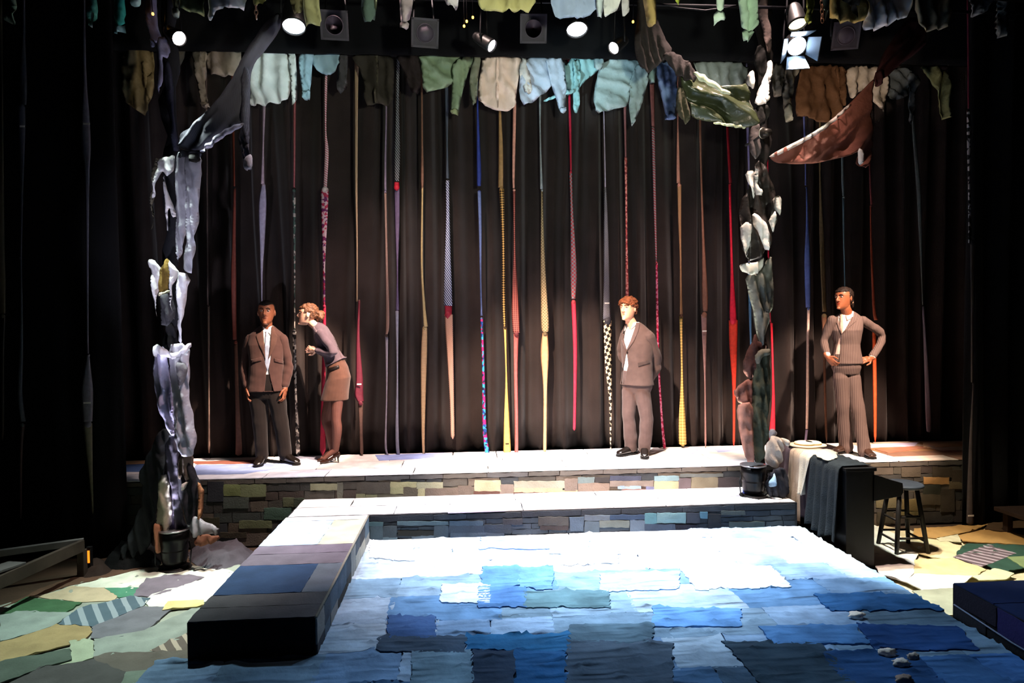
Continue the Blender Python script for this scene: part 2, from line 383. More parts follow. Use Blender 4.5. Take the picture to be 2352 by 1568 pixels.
FACE1 = """6e7850 514 1112 553 1138;6e7659 553 1112 612 1140;49514c 514 1140 572 1166;555a45 651 1142 676 1163;444c3f 676 1143 700 1163;3e5349 608 1165 670 1192;596047 550 1195 625 1212;
3a3a2c 467 1188 505 1215;3a372d 507 1222 567 1234;303339 478 1105 515 1150;7d7e67 713 1110 775 1125;5e5f56 775 1107 788 1148;45423c 820 1107 896 1133;6f7157 819 1133 840 1147;6a6d54 840 1134 867 1147;
4b493d 867 1134 927 1146;878566 897 1106 957 1118;7b7b5d 897 1118 927 1133;474238 927 1116 960 1147;7b7c68 958 1107 1018 1122;848165 960 1120 976 1146;564d45 977 1120 1052 1144;4f4740 1052 1115 1084 1143;
8a836b 1090 1102 1150 1127;46302a 1088 1127 1148 1140;675d55 1149 1112 1180 1140;7c7a6d 1180 1104 1296 1120;8b8068 1180 1119 1292 1130;462d25 1180 1129 1260 1139;998567 1261 1125 1326 1136;625850 1296 1098 1326 1126;
596565 1327 1095 1365 1110;302e2d 1365 1095 1399 1108;695d53 1327 1108 1399 1133;373b48 1400 1092 1472 1103;69615a 1400 1103 1500 1116;738796 1418 1114 1472 1122;675049 1428 1122 1483 1131;565a71 1483 1116 1502 1130;
6a8288 1502 1092 1558 1104;968d71 1502 1104 1558 1130;585053 1557 1097 1586 1127;6a6555 1587 1095 1648 1127;565b59 1561 1087 1660 1095;3c3839 1648 1095 1700 1122;
544d42 2068 1072 2112 1094;af8857 2120 1095 2178 1111;463f34 2140 1072 2185 1095;483f34 2185 1078 2212 1108;6c614b 2178 1105 2212 1122;3a3c33 2118 1112 2158 1134;564f41 2115 1134 2158 1158;474137 2158 1122 2190 1175;
605b44 2010 1142 2060 1165;6f6442 2070 1145 2108 1172;6c6442 2066 1174 2108 1182;3d3a2f 2012 1175 2050 1200""".replace('\n', '')
def pxpatches(txt, y, parent, name, lift=.006):
    for i, s in enumerate(txt.split(';')):
        c, a, b, e, f = s.split(); a, b, e, f = map(float, (a, b, e, f))
        po = [AY(*q, y) for q in ((a, f), (e, f), (e, b), (a, b))]
        patch(name, [(p.x, p.z) for p in po], yplace(y), fcol('#'+c), parent, .009, .005, .045, .004, i, (6, 10), 0, lift)
pxpatches(FACE1, YS, stage, 'face_patch')
WHT = ['#dcdde2', '#e6e6ea', '#d6d2d8', '#e2dcd8', '#cfd4e0', '#e8e4e0']
rowfill('deck_patch', -3.6, 4.7, [(6.665, 6.98), (6.98, 7.34), (7.34, 7.76)], zplace(ZS), stage, 11, .5, 1.1, WHT, .006, .006, .09)
rowfill('deck_patch', 4.7, 5.9, [(6.665, 6.9), (6.9, 7.15), (7.15, 7.45), (7.45, 7.76)], zplace(ZS), stage, 12, .4, .8, ['#d8b890', '#a8805c', '#cbb4a0', '#8c6a58', '#d4c4b8'], .006, .008, .09)
TOP1 = [('#8296c4', [(450,1070),(690,1066),(640,1078),(560,1090),(440,1092)]), ('#8fa0d4', [(862,1047),(1020,1042),(1030,1052),(870,1059)]), ('#e2bfbc', [(1000,1050),(1090,1046),(1080,1062),(990,1070)]),
 ('#b4b0d8', [(1545,1034),(1600,1032),(1608,1040),(1560,1046)]), ('#a8b8dc', [(1640,1032),(1725,1028),(1725,1036),(1650,1040)]), ('#5a78b0', [(285,1070),(360,1066),(365,1084),(285,1086)]),
 ('#e8b48a', [(285,1061),(380,1058),(330,1067),(285,1069)]), ('#8c5a4c', [(440,1062),(600,1058),(600,1066),(445,1068)]), ('#b07860', [(2010,1034),(2110,1026),(2130,1030),(2040,1042)]), ('#e8c49c', [(2120,1018),(2212,1014),(2212,1026),(2120,1030)]),  # the dark brown patch paints the standing man's shadow left of his feet
 ('#d8cce8', [(2000,1022),(2110,1018),(2100,1026),(2000,1030)])]
for i, (c, pl) in enumerate(TOP1):
    po = [AZ(a, b, ZS) for a, b in pl]; patch('deck_patch', [(p.x, p.y) for p in po], zplace(ZS+.007), fcol(c), stage, .006, .004, .07, .006, i, (4, 6), 0)
# ---- step
step = thing('step_platform', 'middle step in front of the stage, white patched top and blue grey patched riser', 'platform', (.75, 6.3, 0))
boxobj('platform_body', (-1.66, 3.16, YST, YS, 0, ZT), mat('#26282c', .9), step, bev=0)
rowfill('face_patch', -.91, 3.14, [(.245, .30), (.30, .35), (.35, .405)], yplace(YST), step, 21, .14, .36, ['#2c3238', '#30383f', '#282d32', '#343c44', '#272c31', '#383e42'])
rowfill('edge_patch', -.91, 3.14, [(.405, .462)], yplace(YST), step, 22, .3, .6, ['#2c3036', '#33373c', '#2a2e32'], .008)
FACE2 = """4b6469 847 1198 880 1207;48575e 850 1207 880 1238;3b4449 880 1207 912 1233;5b6b70 880 1232 914 1241;4b5c63 912 1196 1030 1205;252522 914 1217 996 1230;525d64 945 1229 1000 1238;414b51 997 1205 1030 1236;435059 1031 1195 1110 1206;
3b4249 1031 1206 1112 1222;454c53 1034 1222 1158 1236;343a40 1112 1203 1175 1223;343538 1155 1190 1200 1204;3c3b39 1236 1186 1306 1206;342f2f 1240 1206 1305 1216;44505c 1308 1186 1340 1218;4e565e 1342 1182 1400 1194;2d3b4f 1400 1181 1480 1192;
5a605c 1376 1194 1445 1210;47525a 1342 1196 1376 1225;4f5b67 1446 1193 1480 1222;496c74 1480 1178 1508 1201;5a757a 1508 1177 1574 1200;343e4c 1480 1202 1550 1220;1e1f28 1550 1204 1600 1218;4a6b7a 1607 1174 1624 1189;31353d 1576 1177 1606 1200;
444a48 1656 1172 1710 1182;444c49 1673 1197 1755 1215;26282b 1625 1180 1655 1215""".replace('\n', '')
pxpatches(FACE2, YST, step, 'face_patch')
rowfill('deck_patch', -1.65, 3.15, [(6.06, 6.36), (6.36, 6.67)], zplace(ZT), step, 23, .5, 1.0, WHT, .006, .005, .09)
for i, (c, pl) in enumerate([('#cbbccb', [(1030,1166),(1152,1161),(1160,1175),(1030,1180)]), ('#b4b4d8', [(1382,1146),(1436,1143),(1462,1162),(1400,1166)]), ('#d0c4d8', [(1600,1142),(1700,1134),(1700,1140),(1610,1148)])]):
    po = [AZ(a, b, ZT) for a, b in pl]; patch('deck_patch', [(p.x, p.y) for p in po], zplace(ZT+.006), fcol(c), step, .006, .003, .08, .004, i)
# ---- bench running towards the front
bx0, bx1, by0 = -1.66, -.92, 3.93
bench = thing('bench_platform', 'long narrow bench block running forward from the step, patched grey and blue top', 'platform', (-1.29, 4.9, 0))
boxobj('platform_body', (bx0, bx1, by0, YST-.004, 0, ZT), mat('#17171a', .95), bench, bev=0)
yl = [AZ(700, q, ZT).y for q in (1186, 1198, 1253, 1272, 1297, 1362, 1390, 1428)]
yl[0] = YST-.004; yl[-1] = by0
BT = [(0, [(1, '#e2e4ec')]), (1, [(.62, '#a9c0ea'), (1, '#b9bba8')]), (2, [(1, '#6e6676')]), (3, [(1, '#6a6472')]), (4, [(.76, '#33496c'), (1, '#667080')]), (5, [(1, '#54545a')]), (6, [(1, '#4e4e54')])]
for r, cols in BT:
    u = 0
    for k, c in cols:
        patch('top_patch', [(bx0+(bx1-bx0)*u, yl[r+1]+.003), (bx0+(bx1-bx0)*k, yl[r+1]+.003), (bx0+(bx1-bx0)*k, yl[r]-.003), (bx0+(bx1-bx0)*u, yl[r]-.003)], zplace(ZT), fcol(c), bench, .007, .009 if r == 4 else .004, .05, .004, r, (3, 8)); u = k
rg = random.Random(4); y = by0+.01
while y < YST-.1:
    ny = min(YST-.02, y+rg.uniform(.16, .34)); z = ZR+.01
    for nz in (rg.uniform(.3, .36), .46):
        patch('side_patch', [(y, z), (ny-.006, z), (ny-.006, nz), (y, nz)], lambda u, v, h: (bx1+h, u, v), fcol(rg.choice(['#4c5660', '#8a8c8a', '#5a6a78', '#3f4248', '#a8a69c', '#46443f'])), bench, .01, .008, .05, .004, rg.randint(0, 99)); z = nz
    y = ny
tubeobj('edge_cord', [(bx1+.004, by0, ZT+.004), (bx1+.006, 4.6, ZT+.006), (bx1+.003, 5.3, ZT+.003), (bx1+.004, YST-.02, ZT+.004)], .009, fcol('#8f8d84'), bench, 8)
# ---- rug deck with denim patches
rx0, rx1, ry0 = bx1-.0, 3.18, 2.4
deck = thing('denim_deck', 'low wide deck covered in sewn blue denim patches in front of the step', 'platform', (1.1, 4.3, 0))
boxobj('platform_body', (rx0, rx1, ry0, YST-.003, 0, ZR-.002), mat('#2a3a50', .9), deck, bev=0)
boxobj('platform_body', (bx0-.2, rx0, ry0, by0-.02, 0, ZR-.004), mat('#2a3a50', .9), deck, bev=0)
DM = {}
def dmat(c, seed=0):
    """denim: mottled blue with long creases across the weave"""
    k = (c, seed % 3)
    if k in DM: return DM[k]
    m = mat(c, .92, .3, 5, .6, 30, .1, key='denim%d' % (seed % 3)); n = m.node_tree.nodes; L = m.node_tree.links
    bp = [x for x in n if x.type == 'BUMP'][0]; tc = [x for x in n if x.type == 'TEX_COORD'][0]
    mp = n.new('ShaderNodeMapping'); mp.inputs['Scale'].default_value = (2.4, 11, 1); mp.inputs['Location'].default_value = (seed*.7, seed*.3, 0); L.new(tc.outputs['Object'], mp.inputs['Vector'])
    nz = n.new('ShaderNodeTexNoise'); nz.noise_type = 'RIDGED_MULTIFRACTAL'; nz.inputs['Scale'].default_value = 1.4; nz.inputs['Detail'].default_value = 3; L.new(mp.outputs['Vector'], nz.inputs['Vector'])
    b2 = n.new('ShaderNodeBump'); b2.inputs['Strength'].default_value = 1.0; b2.inputs['Distance'].default_value = .05; L.new(nz.outputs['Fac'], b2.inputs['Height']); L.new(b2.outputs['Normal'], bp.inputs['Normal'])
    DM[k] = m; return m
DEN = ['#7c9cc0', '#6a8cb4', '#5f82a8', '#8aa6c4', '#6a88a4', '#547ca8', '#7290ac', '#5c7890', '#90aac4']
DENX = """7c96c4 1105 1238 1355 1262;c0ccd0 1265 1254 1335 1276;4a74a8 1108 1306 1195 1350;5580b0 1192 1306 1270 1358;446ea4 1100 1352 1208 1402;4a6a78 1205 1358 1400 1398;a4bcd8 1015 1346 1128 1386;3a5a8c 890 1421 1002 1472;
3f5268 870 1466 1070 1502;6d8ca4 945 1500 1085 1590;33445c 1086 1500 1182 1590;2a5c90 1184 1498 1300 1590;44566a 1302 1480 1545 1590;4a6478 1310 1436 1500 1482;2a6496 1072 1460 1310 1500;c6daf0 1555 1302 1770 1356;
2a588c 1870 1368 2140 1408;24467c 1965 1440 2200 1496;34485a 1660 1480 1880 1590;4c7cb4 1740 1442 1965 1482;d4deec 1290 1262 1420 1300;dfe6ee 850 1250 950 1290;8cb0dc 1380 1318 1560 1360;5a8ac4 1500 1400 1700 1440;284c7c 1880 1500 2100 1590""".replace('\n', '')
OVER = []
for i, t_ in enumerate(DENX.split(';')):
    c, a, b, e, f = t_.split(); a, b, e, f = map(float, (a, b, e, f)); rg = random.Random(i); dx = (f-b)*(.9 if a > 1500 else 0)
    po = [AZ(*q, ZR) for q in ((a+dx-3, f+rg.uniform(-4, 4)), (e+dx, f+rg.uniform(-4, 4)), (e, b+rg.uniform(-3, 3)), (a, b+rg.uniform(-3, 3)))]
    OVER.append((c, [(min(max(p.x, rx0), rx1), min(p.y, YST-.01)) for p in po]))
OVP = []                                                # the same outlines drawn in a little: the cloth beneath lies lower there
for c, q in OVER:
    q = np.array(q); m_ = q.mean(0); OVP.append(m_+(q-m_)*np.array([.94, .9]))
OVB = [([tuple(p) for p in q], *q.min(0), *q.max(0)) for q in OVP]
def pin(q, x, y):
    r = False; j = len(q)-1
    for i in range(len(q)):
        if (q[i][1] > y) != (q[j][1] > y) and x < (q[j][0]-q[i][0])*(y-q[i][1])/(q[j][1]-q[i][1])+q[i][0]: r = not r
        j = i
    return r
def under(z):
    def f(u, v, h):
        for q, x0, y0, x1, y1 in OVB:
            if x0 < u < x1 and y0 < v < y1 and pin(q, u, v): return (u, v, z+h-.02)
        return (u, v, z+h)
    return f
rg = random.Random(19); yy = ry0
rows = []
while yy < YST-.05:
    ny = min(YST-.004, yy+rg.uniform(.3, .44))
    if YST-ny < .15: ny = YST-.004
    rows.append((yy, ny)); yy = ny
for (a, b) in rows:
    x = rx0 if a > by0-.2 else bx0-.18
    while x < rx1-.02:
        nx = min(rx1, x+rg.uniform(.34, .8))
        if rx1-nx < .15: nx = rx1
        j = lambda: rg.uniform(-.03, .03)
        pl = [(max(rx0, x-.01) if a > by0-.2 else x-.01, a+j()*.5), (min(rx1, nx+.01), a+j()*.5), (min(rx1, nx+.01+j()), b+.012), (x-.01+(0 if x <= rx0+.01 else j()), b+.012)]
        if b > YST-.05: pl[2] = (pl[2][0], YST-.006); pl[3] = (pl[3][0], YST-.006)
        if pl[3][0] < rx0 and a > by0-.2: pl[3] = (rx0, pl[3][1])
        pal = ['#9fb4cc', '#b4c4d6', '#8ea8c6', '#c2cedb', '#a4b8cc'] if a > 4.75 else DEN if b > 3.7 else ['#3a6498', '#4a6e96', '#3f6ca8', '#48627c', '#4d7ab4']  # rows pale by the step and dark in front paint the backlight's fall-off
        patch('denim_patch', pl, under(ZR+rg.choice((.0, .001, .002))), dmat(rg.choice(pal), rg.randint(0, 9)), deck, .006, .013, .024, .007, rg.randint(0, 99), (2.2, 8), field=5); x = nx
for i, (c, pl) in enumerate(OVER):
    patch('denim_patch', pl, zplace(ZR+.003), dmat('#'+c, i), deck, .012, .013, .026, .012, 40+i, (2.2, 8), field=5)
# ================================================================== HANGING NECKTIES
def cat_rom(pts, n):
    out = []
    for i in range(len(pts)-1):
        p0, p1, p2, p3 = [np.array(pts[max(0, min(len(pts)-1, k))]) for k in (i-1, i, i+1, i+2)]
        for k in range(n):
            t = k/n; out.append(.5*((2*p1)+(-p0+p2)*t+(2*p0-5*p1+4*p2-p3)*t*t+(-p0+3*p1-3*p2+p3)*t**3))
    out.append(np.array(pts[-1])); return out
def ribbon(name, pts, y, m, parent, tip=False, seed=0):
    """one necktie: a folded strip with a ridge down its middle; pts of (px, py, width in px)"""
    Q = cat_rom([(float(a), float(b), float(c)) for a, b, c in pts], 7)
    V, F, UV = [], [], []; ln = 0; last = None; n = len(Q)
    for i, (a, b, wd) in enumerate(Q):
        p = AY(a, b, y); hw = max(.005, wd*y/FPX*.5)
        if last is not None: ln += (p-last).length
        last = p; tw = .35*math.sin(ln*2.3+seed*1.9); sway = .012*math.sin(ln*1.7+seed)
        if tip and i == n-1: hw *= .25
        for k, (u, dy) in enumerate(((-1, 0), (-.5, -.005), (0, -.008), (.5, -.005), (1, 0), (0, .004))):
            V.append((p.x+u*hw*math.cos(tw), y+sway+u*hw*math.sin(tw)+dy, p.z)); UV.append((u*hw*10, ln*10))
    for i in range(n-1):
        for k in range(6): a = i*6+k; b = i*6+(k+1) % 6; F.append((a, b, b+6, a+6))
    F.append(tuple(range(5, -1, -1))); F.append(tuple((n-1)*6+k for k in range(6)))
    return mesh(name, V, F, m, parent, uv=UV)
def knot(px, py, y, r, m, parent):
    bm = bmesh.new(); p = AY(px, py, y-.008); bmesh.ops.create_icosphere(bm, subdivisions=2, radius=1)
    for v in bm.verts:
        k = 1+.22*noise.noise(v.co*2.3+p); v.co = Vector((v.co.x*r*k, v.co.y*r*.7*k, v.co.z*r*1.15*k))+p
    return bmobj('knot', bm, m, parent, smooth=True)
def pl(c): return mat(c, .6, .15, 30, .15, 120, .3)
TIES = [
 # label, depth, [ (material, [(x, y, w), ...]), ... ] from the top down
 ('thin dusky brown strand just right of the left clothes column', 7.66, [(pl('#5a4c48'), [(473,150,4),(474,340,4),(478,700,4)]), (pl('#8a7468'), [(478,702,5),(479,880,4),(481,1040,6)])]),
 ('orange and black striped necktie strand ending in a brown tie, left of the standing man', 7.66, [(pmat('stripe', ['#1c1614', '#1c1614', '#c0583c'], 3.2), [(533,130,6),(535,300,6),(538,428,6)]), (pl('#7a3c30'), [(538,430,6),(537,560,10),(537,640,12),(540,780,8)]), (pl('#6a4c40'), [(541,785,9),(545,900,8),(549,1000,12),(549,1046,14)])]),
 ('pale grey lilac necktie strand hanging down behind the standing man', 7.66, [(pl('#a08c98'), [(607,130,9),(606,250,8),(605,330,4),(604,423,8)]), (pl('#a49cb0'), [(605,424,9),(603,470,17),(603,560,10),(602,640,4),(603,730,3)])]),
 ('black and cream spotted necktie strand between the standing man and the leaning woman', 7.66, [(pl('#8c4c50'), [(678,130,5),(677,240,6),(677,340,5),(676,430,4)]), (pmat('blobs', ['#2c2a2c', '#3c5048', '#9c948c'], 3), [(676,432,8),(677,520,6),(677,620,4),(676,758,4)]), (pmat('blobs', ['#1c1a1a', '#d8d0c4', '#6c6460'], 3.5), [(676,760,9),(679,900,6),(682,980,8),(684,1046,10)])]),
 ('magenta patterned necktie strand with a white and pink upper tie behind the leaning woman', 7.66, [(pmat('stripe', ['#d8c8cc', '#d8c8cc', '#c05068'], 1.4, ang=60), [(751,130,5),(749,200,6),(748,300,4),(750,350,10),(746,434,10)]), (pmat('blobs', ['#9c2848', '#b8a0a8', '#5c1c50'], 4), [(746,436,18),(745,500,16),(744,600,7),(744,700,6)]), (pl('#9c1838'), [(745,702,8),(744,800,8),(742,900,9),(741,1046,13)])]),
 ('beige rope-striped necktie strand ending in a dark maroon tie right of the leaning woman', 7.66, [(pmat('stripe', ['#6c5444', '#c8ac8c'], 6, ang=50), [(819,130,10),(818,300,8),(818,420,6),(820,560,4),(820,692,4)]), (pl('#5a1c2c'), [(825,690,5),(822,780,8),(825,870,16),(824,905,20),(828,922,15)]), (pl('#5c443c'), [(828,925,12),(829,980,8),(831,1046,8)])]),
 ('thin lilac and brown herringbone necktie strand left of the grey striped one', 7.66, [(pl('#7c6c80'), [(887,130,5),(887,250,4),(885,360,5),(885,438,6)]), (pmat('stripe', ['#3c2c2c', '#a8887c'], 7, ang=40), [(885,440,6),(888,600,6),(890,735,9),(888,768,6)]), (pl('#8c8490'), [(888,770,7),(888,900,4),(886,1020,5),(893,1046,4)])]),
 ('broad grey and black striped necktie strand with a red knot', 7.66, [(pmat('stripe', ['#141416', '#8c8c94'], 1.6, ang=35), [(914,130,8),(913,240,7),(912,350,13),(911,416,11)]), (pl('#b01830'), [(911,418,11),(911,431,13)]), (pl('#5a4c68'), [(911,430,14),(912,500,12),(913,620,4),(913,712,8)]), (pl('#7c7c8c'), [(912,714,8),(913,850,4),(912,1000,8),(915,1046,8)])]),
 ('tan and olive necktie strand with brown bands on its lower tie', 7.66, [(pl('#7c5848'), [(968,130,5),(969,290,5),(970,400,7),(970,430,5)]), (pl('#a08c64'), [(970,430,5),(969,600,5),(974,700,7),(978,750,10)]), (pmat('stripe', ['#4c3828', '#b09068', '#d4b48c'], 2.0, ang=90), [(976,752,11),(974,830,14),(972,980,8),(973,1044,6)])]),
 ('navy and white diagonal necktie strand ending in a peach striped tie', 7.66, [(pmat('stripe', ['#20242c', '#606878'], 3, ang=40), [(1024,130,10),(1026,230,9),(1027,330,5),(1028,410,8)]), (pmat('stripe', ['#2c2c4c', '#3c3c5c', '#c8d0e8'], 1.6, ang=35), [(1028,415,8),(1029,500,9),(1029,620,16),(1029,702,20)]), (pl('#8c1c30'), [(1030,702,18),(1030,720,16)]), (pmat('stripe', ['#6c5450', '#d8a890'], 2.4, ang=35), [(1030,722,20),(1033,800,17),(1038,920,10),(1040,1008,9)])]),
 ('royal blue necktie strand ending in a blue, cyan and magenta tie', 7.66, [(pl('#2c3c8c'), [(1096,130,4),(1097,240,5),(1100,380,10),(1100,427,9)]), (pl('#5c6c9c'), [(1101,440,9),(1103,520,7),(1104,640,4),(1106,725,5)]), (pmat('blobs', ['#1c3c8c', '#38a0c8', '#c01c70', '#20284c'], 3.4), [(1106,730,6),(1110,850,6),(1113,980,9),(1120,1046,12)])]),
 ('gold and black checked necktie strand ending in a wide plain yellow tie', 7.66, [(pl('#a88458'), [(1147,130,5),(1148,250,6),(1150,340,11),(1150,430,12)]), (pmat('check', ['#2c2010', '#c89c58'], 5), [(1152,434,11),(1156,560,7),(1157,680,8),(1159,750,6)]), (pl('#e0b464'), [(1160,752,6),(1163,860,4),(1164,960,13),(1165,1044,18)])]),
 ('maroon checked necktie strand ending in a plain salmon red tie', 7.66, [(pl('#e0a090'), [(1183,130,8),(1182,245,8),(1180,380,7),(1180,432,5)]), (pmat('check', ['#5c2428', '#b06458'], 6), [(1181,436,7),(1182,560,4),(1184,700,17),(1186,764,16)]), (pl('#c05c58'), [(1186,766,13),(1185,850,9),(1186,960,8),(1186,1048,9)])]),
 ('tan paisley necktie strand ending in a peach tie', 7.66, [(pl('#8c9498'), [(1240,130,6),(1241,230,6),(1241,300,4),(1244,434,7)]), (pmat('dots', ['#6c5c40', '#a89470', '#8c7c58'], 4), [(1245,436,4),(1247,600,10),(1251,735,19),(1252,762,14)]), (pl('#cc9870'), [(1252,764,12),(1251,815,19),(1252,900,9),(1251,1044,8)])]),
 ('crimson necktie strand with grey red checks at mid height', 7.66, [(pl('#b01c38'), [(1307,130,8),(1309,230,7),(1311,392,4)]), (pmat('check', ['#b04048', '#8c8c90'], 4.5, ang=0), [(1311,394,6),(1313,480,6),(1317,620,14),(1317,686,10)]), (pl('#b82c44'), [(1317,692,11),(1321,800,10),(1320,940,8),(1319,988,7)])]),
 ('dark pinstriped necktie strand ending in a cream pinwheel tie', 7.66, [(pl('#a89cb0'), [(1386,130,3),(1387,270,3),(1390,430,4)]), (pmat('stripe', ['#24242c', '#24242c', '#24242c', '#a8a8b4'], 2.6, ang=35), [(1390,432,5),(1392,560,12),(1394,734,20)]), (pmat('check', ['#1c1814', '#d8c4a4', '#d8c4a4'], 2.6, ang=20), [(1395,736,21),(1397,830,19),(1402,920,7),(1403,1044,3)])]),
 ('mauve red necktie strand that drops behind the man with clasped hands', 7.66, [(pl('#8c5c60'), [(1434,130,7),(1435,250,7),(1437,360,5)]), (pmat('blobs', ['#b0504c', '#d89088', '#7c3038'], 5), [(1437,362,8),(1438,450,6),(1439,560,5),(1441,690,8),(1441,760,8)])]),
 ('crimson spotted necktie strand beside the right arm of the man with clasped hands', 7.66, [(pl('#7c4c4c'), [(1495,130,12),(1497,190,14),(1500,290,8)]), (pmat('stripe', ['#94303c', '#7c8488'], 1.2, ang=60), [(1500,292,8),(1502,380,7),(1504,460,6),(1508,600,4)]), (pmat('blobs', ['#b01c48', '#d87c98', '#8c1438'], 5), [(1508,602,5),(1511,740,6),(1514,850,6),(1520,960,6),(1526,1032,7)])]),
 ('brown banded necktie strand ending in a gold checked tie', 7.66, [(pl('#b07868'), [(1556,130,3),(1557,270,3),(1558,360,7),(1559,420,9)]), (pmat('stripe', ['#4c3020', '#c8986c'], 4, ang=90), [(1560,424,10),(1562,520,7),(1564,600,5),(1565,722,8)]), (pmat('check', ['#8c7c40', '#d8b068'], 4), [(1565,724,9),(1567,850,6),(1567,960,16),(1568,1024,18)])]),
 ('plain brown necktie strand with two wide ties meeting in a knot', 7.66, [(pl('#7c5444'), [(1608,140,6),(1609,280,6),(1612,430,6),(1615,560,7),(1618,680,14),(1619,715,10)]), (pl('#8c6c68'), [(1618,722,15),(1619,780,13),(1620,880,5),(1620,1028,5)])]),
 ('bright crimson necktie strand ending in a wide orange red tie', 7.66, [(pl('#9c1c28'), [(1670,145,8),(1672,295,8),(1677,420,7)]), (pl('#d01c38'), [(1677,422,7),(1680,600,6),(1682,700,14),(1683,732,16)]), (pl('#e03c28'), [(1684,735,20),(1684,800,17),(1685,900,8),(1685,1024,7)])]),
 ('lilac and blue necktie strand half hidden by the right clothes column', 7.66, [(pl('#8c84b0'), [(1716,145,6),(1717,300,6),(1719,380,5),(1720,600,5)]), (pl('#5c88b0'), [(1721,602,7),(1722,700,7),(1724,820,4),(1725,1020,6)])]),
 ('scarlet necktie strand showing at the right side of the right clothes column', 7.66, [(pl('#c01c38'), [(1760,145,4),(1762,340,4),(1766,600,4),(1770,740,4)]), (pl('#e02438'), [(1771,742,6),(1774,840,6),(1776,920,10),(1774,990,16),(1773,1030,10)])]),
 ('slate blue necktie strand ending in a thin cream tie right of the right column', 7.66, [(pl('#5c64a0'), [(1845,150,7),(1846,270,7),(1850,380,4),(1851,425,5)]), (pl('#586cac'), [(1852,430,6),(1854,520,8),(1855,600,14),(1857,706,10)]), (pl('#e8c8b8'), [(1857,708,7),(1856,800,6),(1856,900,7),(1854,985,7)]), (pl('#8c7c98'), [(1854,987,6),(1851,1018,6)])]),
 ('olive green necktie strand ending in a brown tie beside the woman with hands on hips', 7.66, [(pl('#6c5c40'), [(1883,150,5),(1884,370,5),(1885,420,4),(1890,600,15),(1893,716,14)]), (pl('#6c4834'), [(1893,724,13),(1894,780,9),(1895,850,6),(1899,1018,6)])]),
 ('thin grey teal necktie strand above the head of the woman with hands on hips', 7.66, [(pl('#7c8c90'), [(1935,150,6),(1936,365,6),(1937,420,8),(1938,450,6)]), (pl('#5c7884'), [(1938,452,5),(1941,640,4),(1942,720,4)])]),
 ('rust orange necktie strand by the bent elbow of the woman with hands on hips', 7.66, [(pl('#7c3c3c'), [(1997,150,6),(1998,380,6),(2001,470,6)]), (pl('#a04c34'), [(2001,472,6),(2002,560,7),(2006,700,7),(2011,735,9)]), (pl('#d8582c'), [(2008,745,9),(2008,860,9),(2009,1014,7)])]),
 ('dull grey necktie strand with a striped lower tie near the right curtain', 7.66, [(pl('#5c6464'), [(2094,160,9),(2098,285,9),(2108,430,10),(2111,500,8),(2120,700,4)]), (pmat('stripe', ['#8c7c8c', '#b0a8b4', '#5c5468'], 3, ang=40), [(2121,704,5),(2128,880,11),(2132,965,15),(2133,992,13)])]),
 ('black and white spotted necktie strand on the right side curtain', 6.49, [(pl('#6c2438'), [(2222,-60,4),(2222,60,4),(2222,180,4),(2223,250,5)]), (pmat('blobs', ['#18181a', '#b8b4b4', '#18181a'], 3.4), [(2223,254,7),(2223,330,8),(2224,420,6),(2226,480,10),(2228,560,15)]), (pmat('stripe', ['#241c18', '#98908c', '#3c2c24'], 2.2, ang=35), [(2233,556,17),(2233,640,17),(2234,780,8),(2235,878,6)]), (pl('#4c4444'), [(2235,880,5),(2232,1000,8),(2230,1150,14),(2230,1206,18)])]),
 ('dark grey necktie strand with white labels on the left side curtain beside the wings', 6.49, [(pl('#5c5c68'), [(195,-90,5),(195,100,6),(196,200,8),(196,262,15),(197,340,18),(199,420,9),(201,700,5),(203,812,4)]), (pl('#606068'), [(204,815,5),(202,860,16),(201,905,23),(202,968,18)]), (pl('#74705c'), [(202,972,18),(208,1100,9),(212,1180,5)])]),
 ('faint grey necktie strand on the far left curtain', 6.49, [(pl('#4c4c52'), [(56,-90,5),(56,60,5),(55,100,6),(52,200,16),(52,240,14)]), (pl('#50505a'), [(50,245,14),(50,300,14),(48,450,8),(46,590,5)]), (pl('#54565c'), [(47,592,5),(47,800,8),(45,900,9),(53,968,10)]), (pl('#5c4848'), [(51,975,9),(47,1040,5),(48,1190,3)])]),
 ('olive brown necktie strand at the extreme left edge of the curtain', 6.49, [(pl('#4c4434'), [(2,-60,5),(2,300,8),(3,560,14),(5,640,16),(7,720,14)]), (pl('#3c342c'), [(7,725,10),(4,820,8),(5,1010,5)])]),
]
for n, (lab, y, ties) in enumerate(TIES):
    a, b, c = ties[-1][1][-1]
    e = thing('necktie_strand', lab, 'neckties', AY(a, b, y), 'strands of knotted neckties hung in front of the curtains')
    for i, (m, pts) in enumerate(ties):
        ribbon('necktie', pts, y-.012*(i % 2), m, e, tip=(i == len(ties)-1), seed=n+i)
        if i and len(pts) > 2: knot(pts[0][0], pts[0][1]+1, y, max(.012, pts[0][2]*.42*y/FPX), ties[i-1][0], e)
def label_tag(px, py, y, wd, parentname):
    pass
strs = [o for o in bpy.data.objects if o.name.startswith('necktie_strand')]
def care_label(e, px, py, wd, y, c='#d8d4d0'):
    p = AY(px, py, y-.03); h = wd*y/FPX/2; boxobj('care_label', (p.x-h, p.x+h, p.y-.002, p.y+.002, p.z-.008, p.z+.008), mat(c, .8, 0, bump=0), e, bev=0)
for lab, px, py, wd, y in (('dark grey necktie strand', 199, 284, 14, 6.42), ('dark grey necktie strand', 200, 925, 15, 6.42), ('beige rope', 825, 882, 10, 7.66), ('dark pinstriped', 1394, 696, 11, 7.66), ('plain brown', 1618, 760, 10, 7.66), ('black and white spotted', 2230, 1184, 15, 6.42), ('faint grey', 51, 290, 10, 6.42)):
    e = [o for o in strs if o['label'].startswith(lab)][0]; care_label(e, px, py, wd, y)
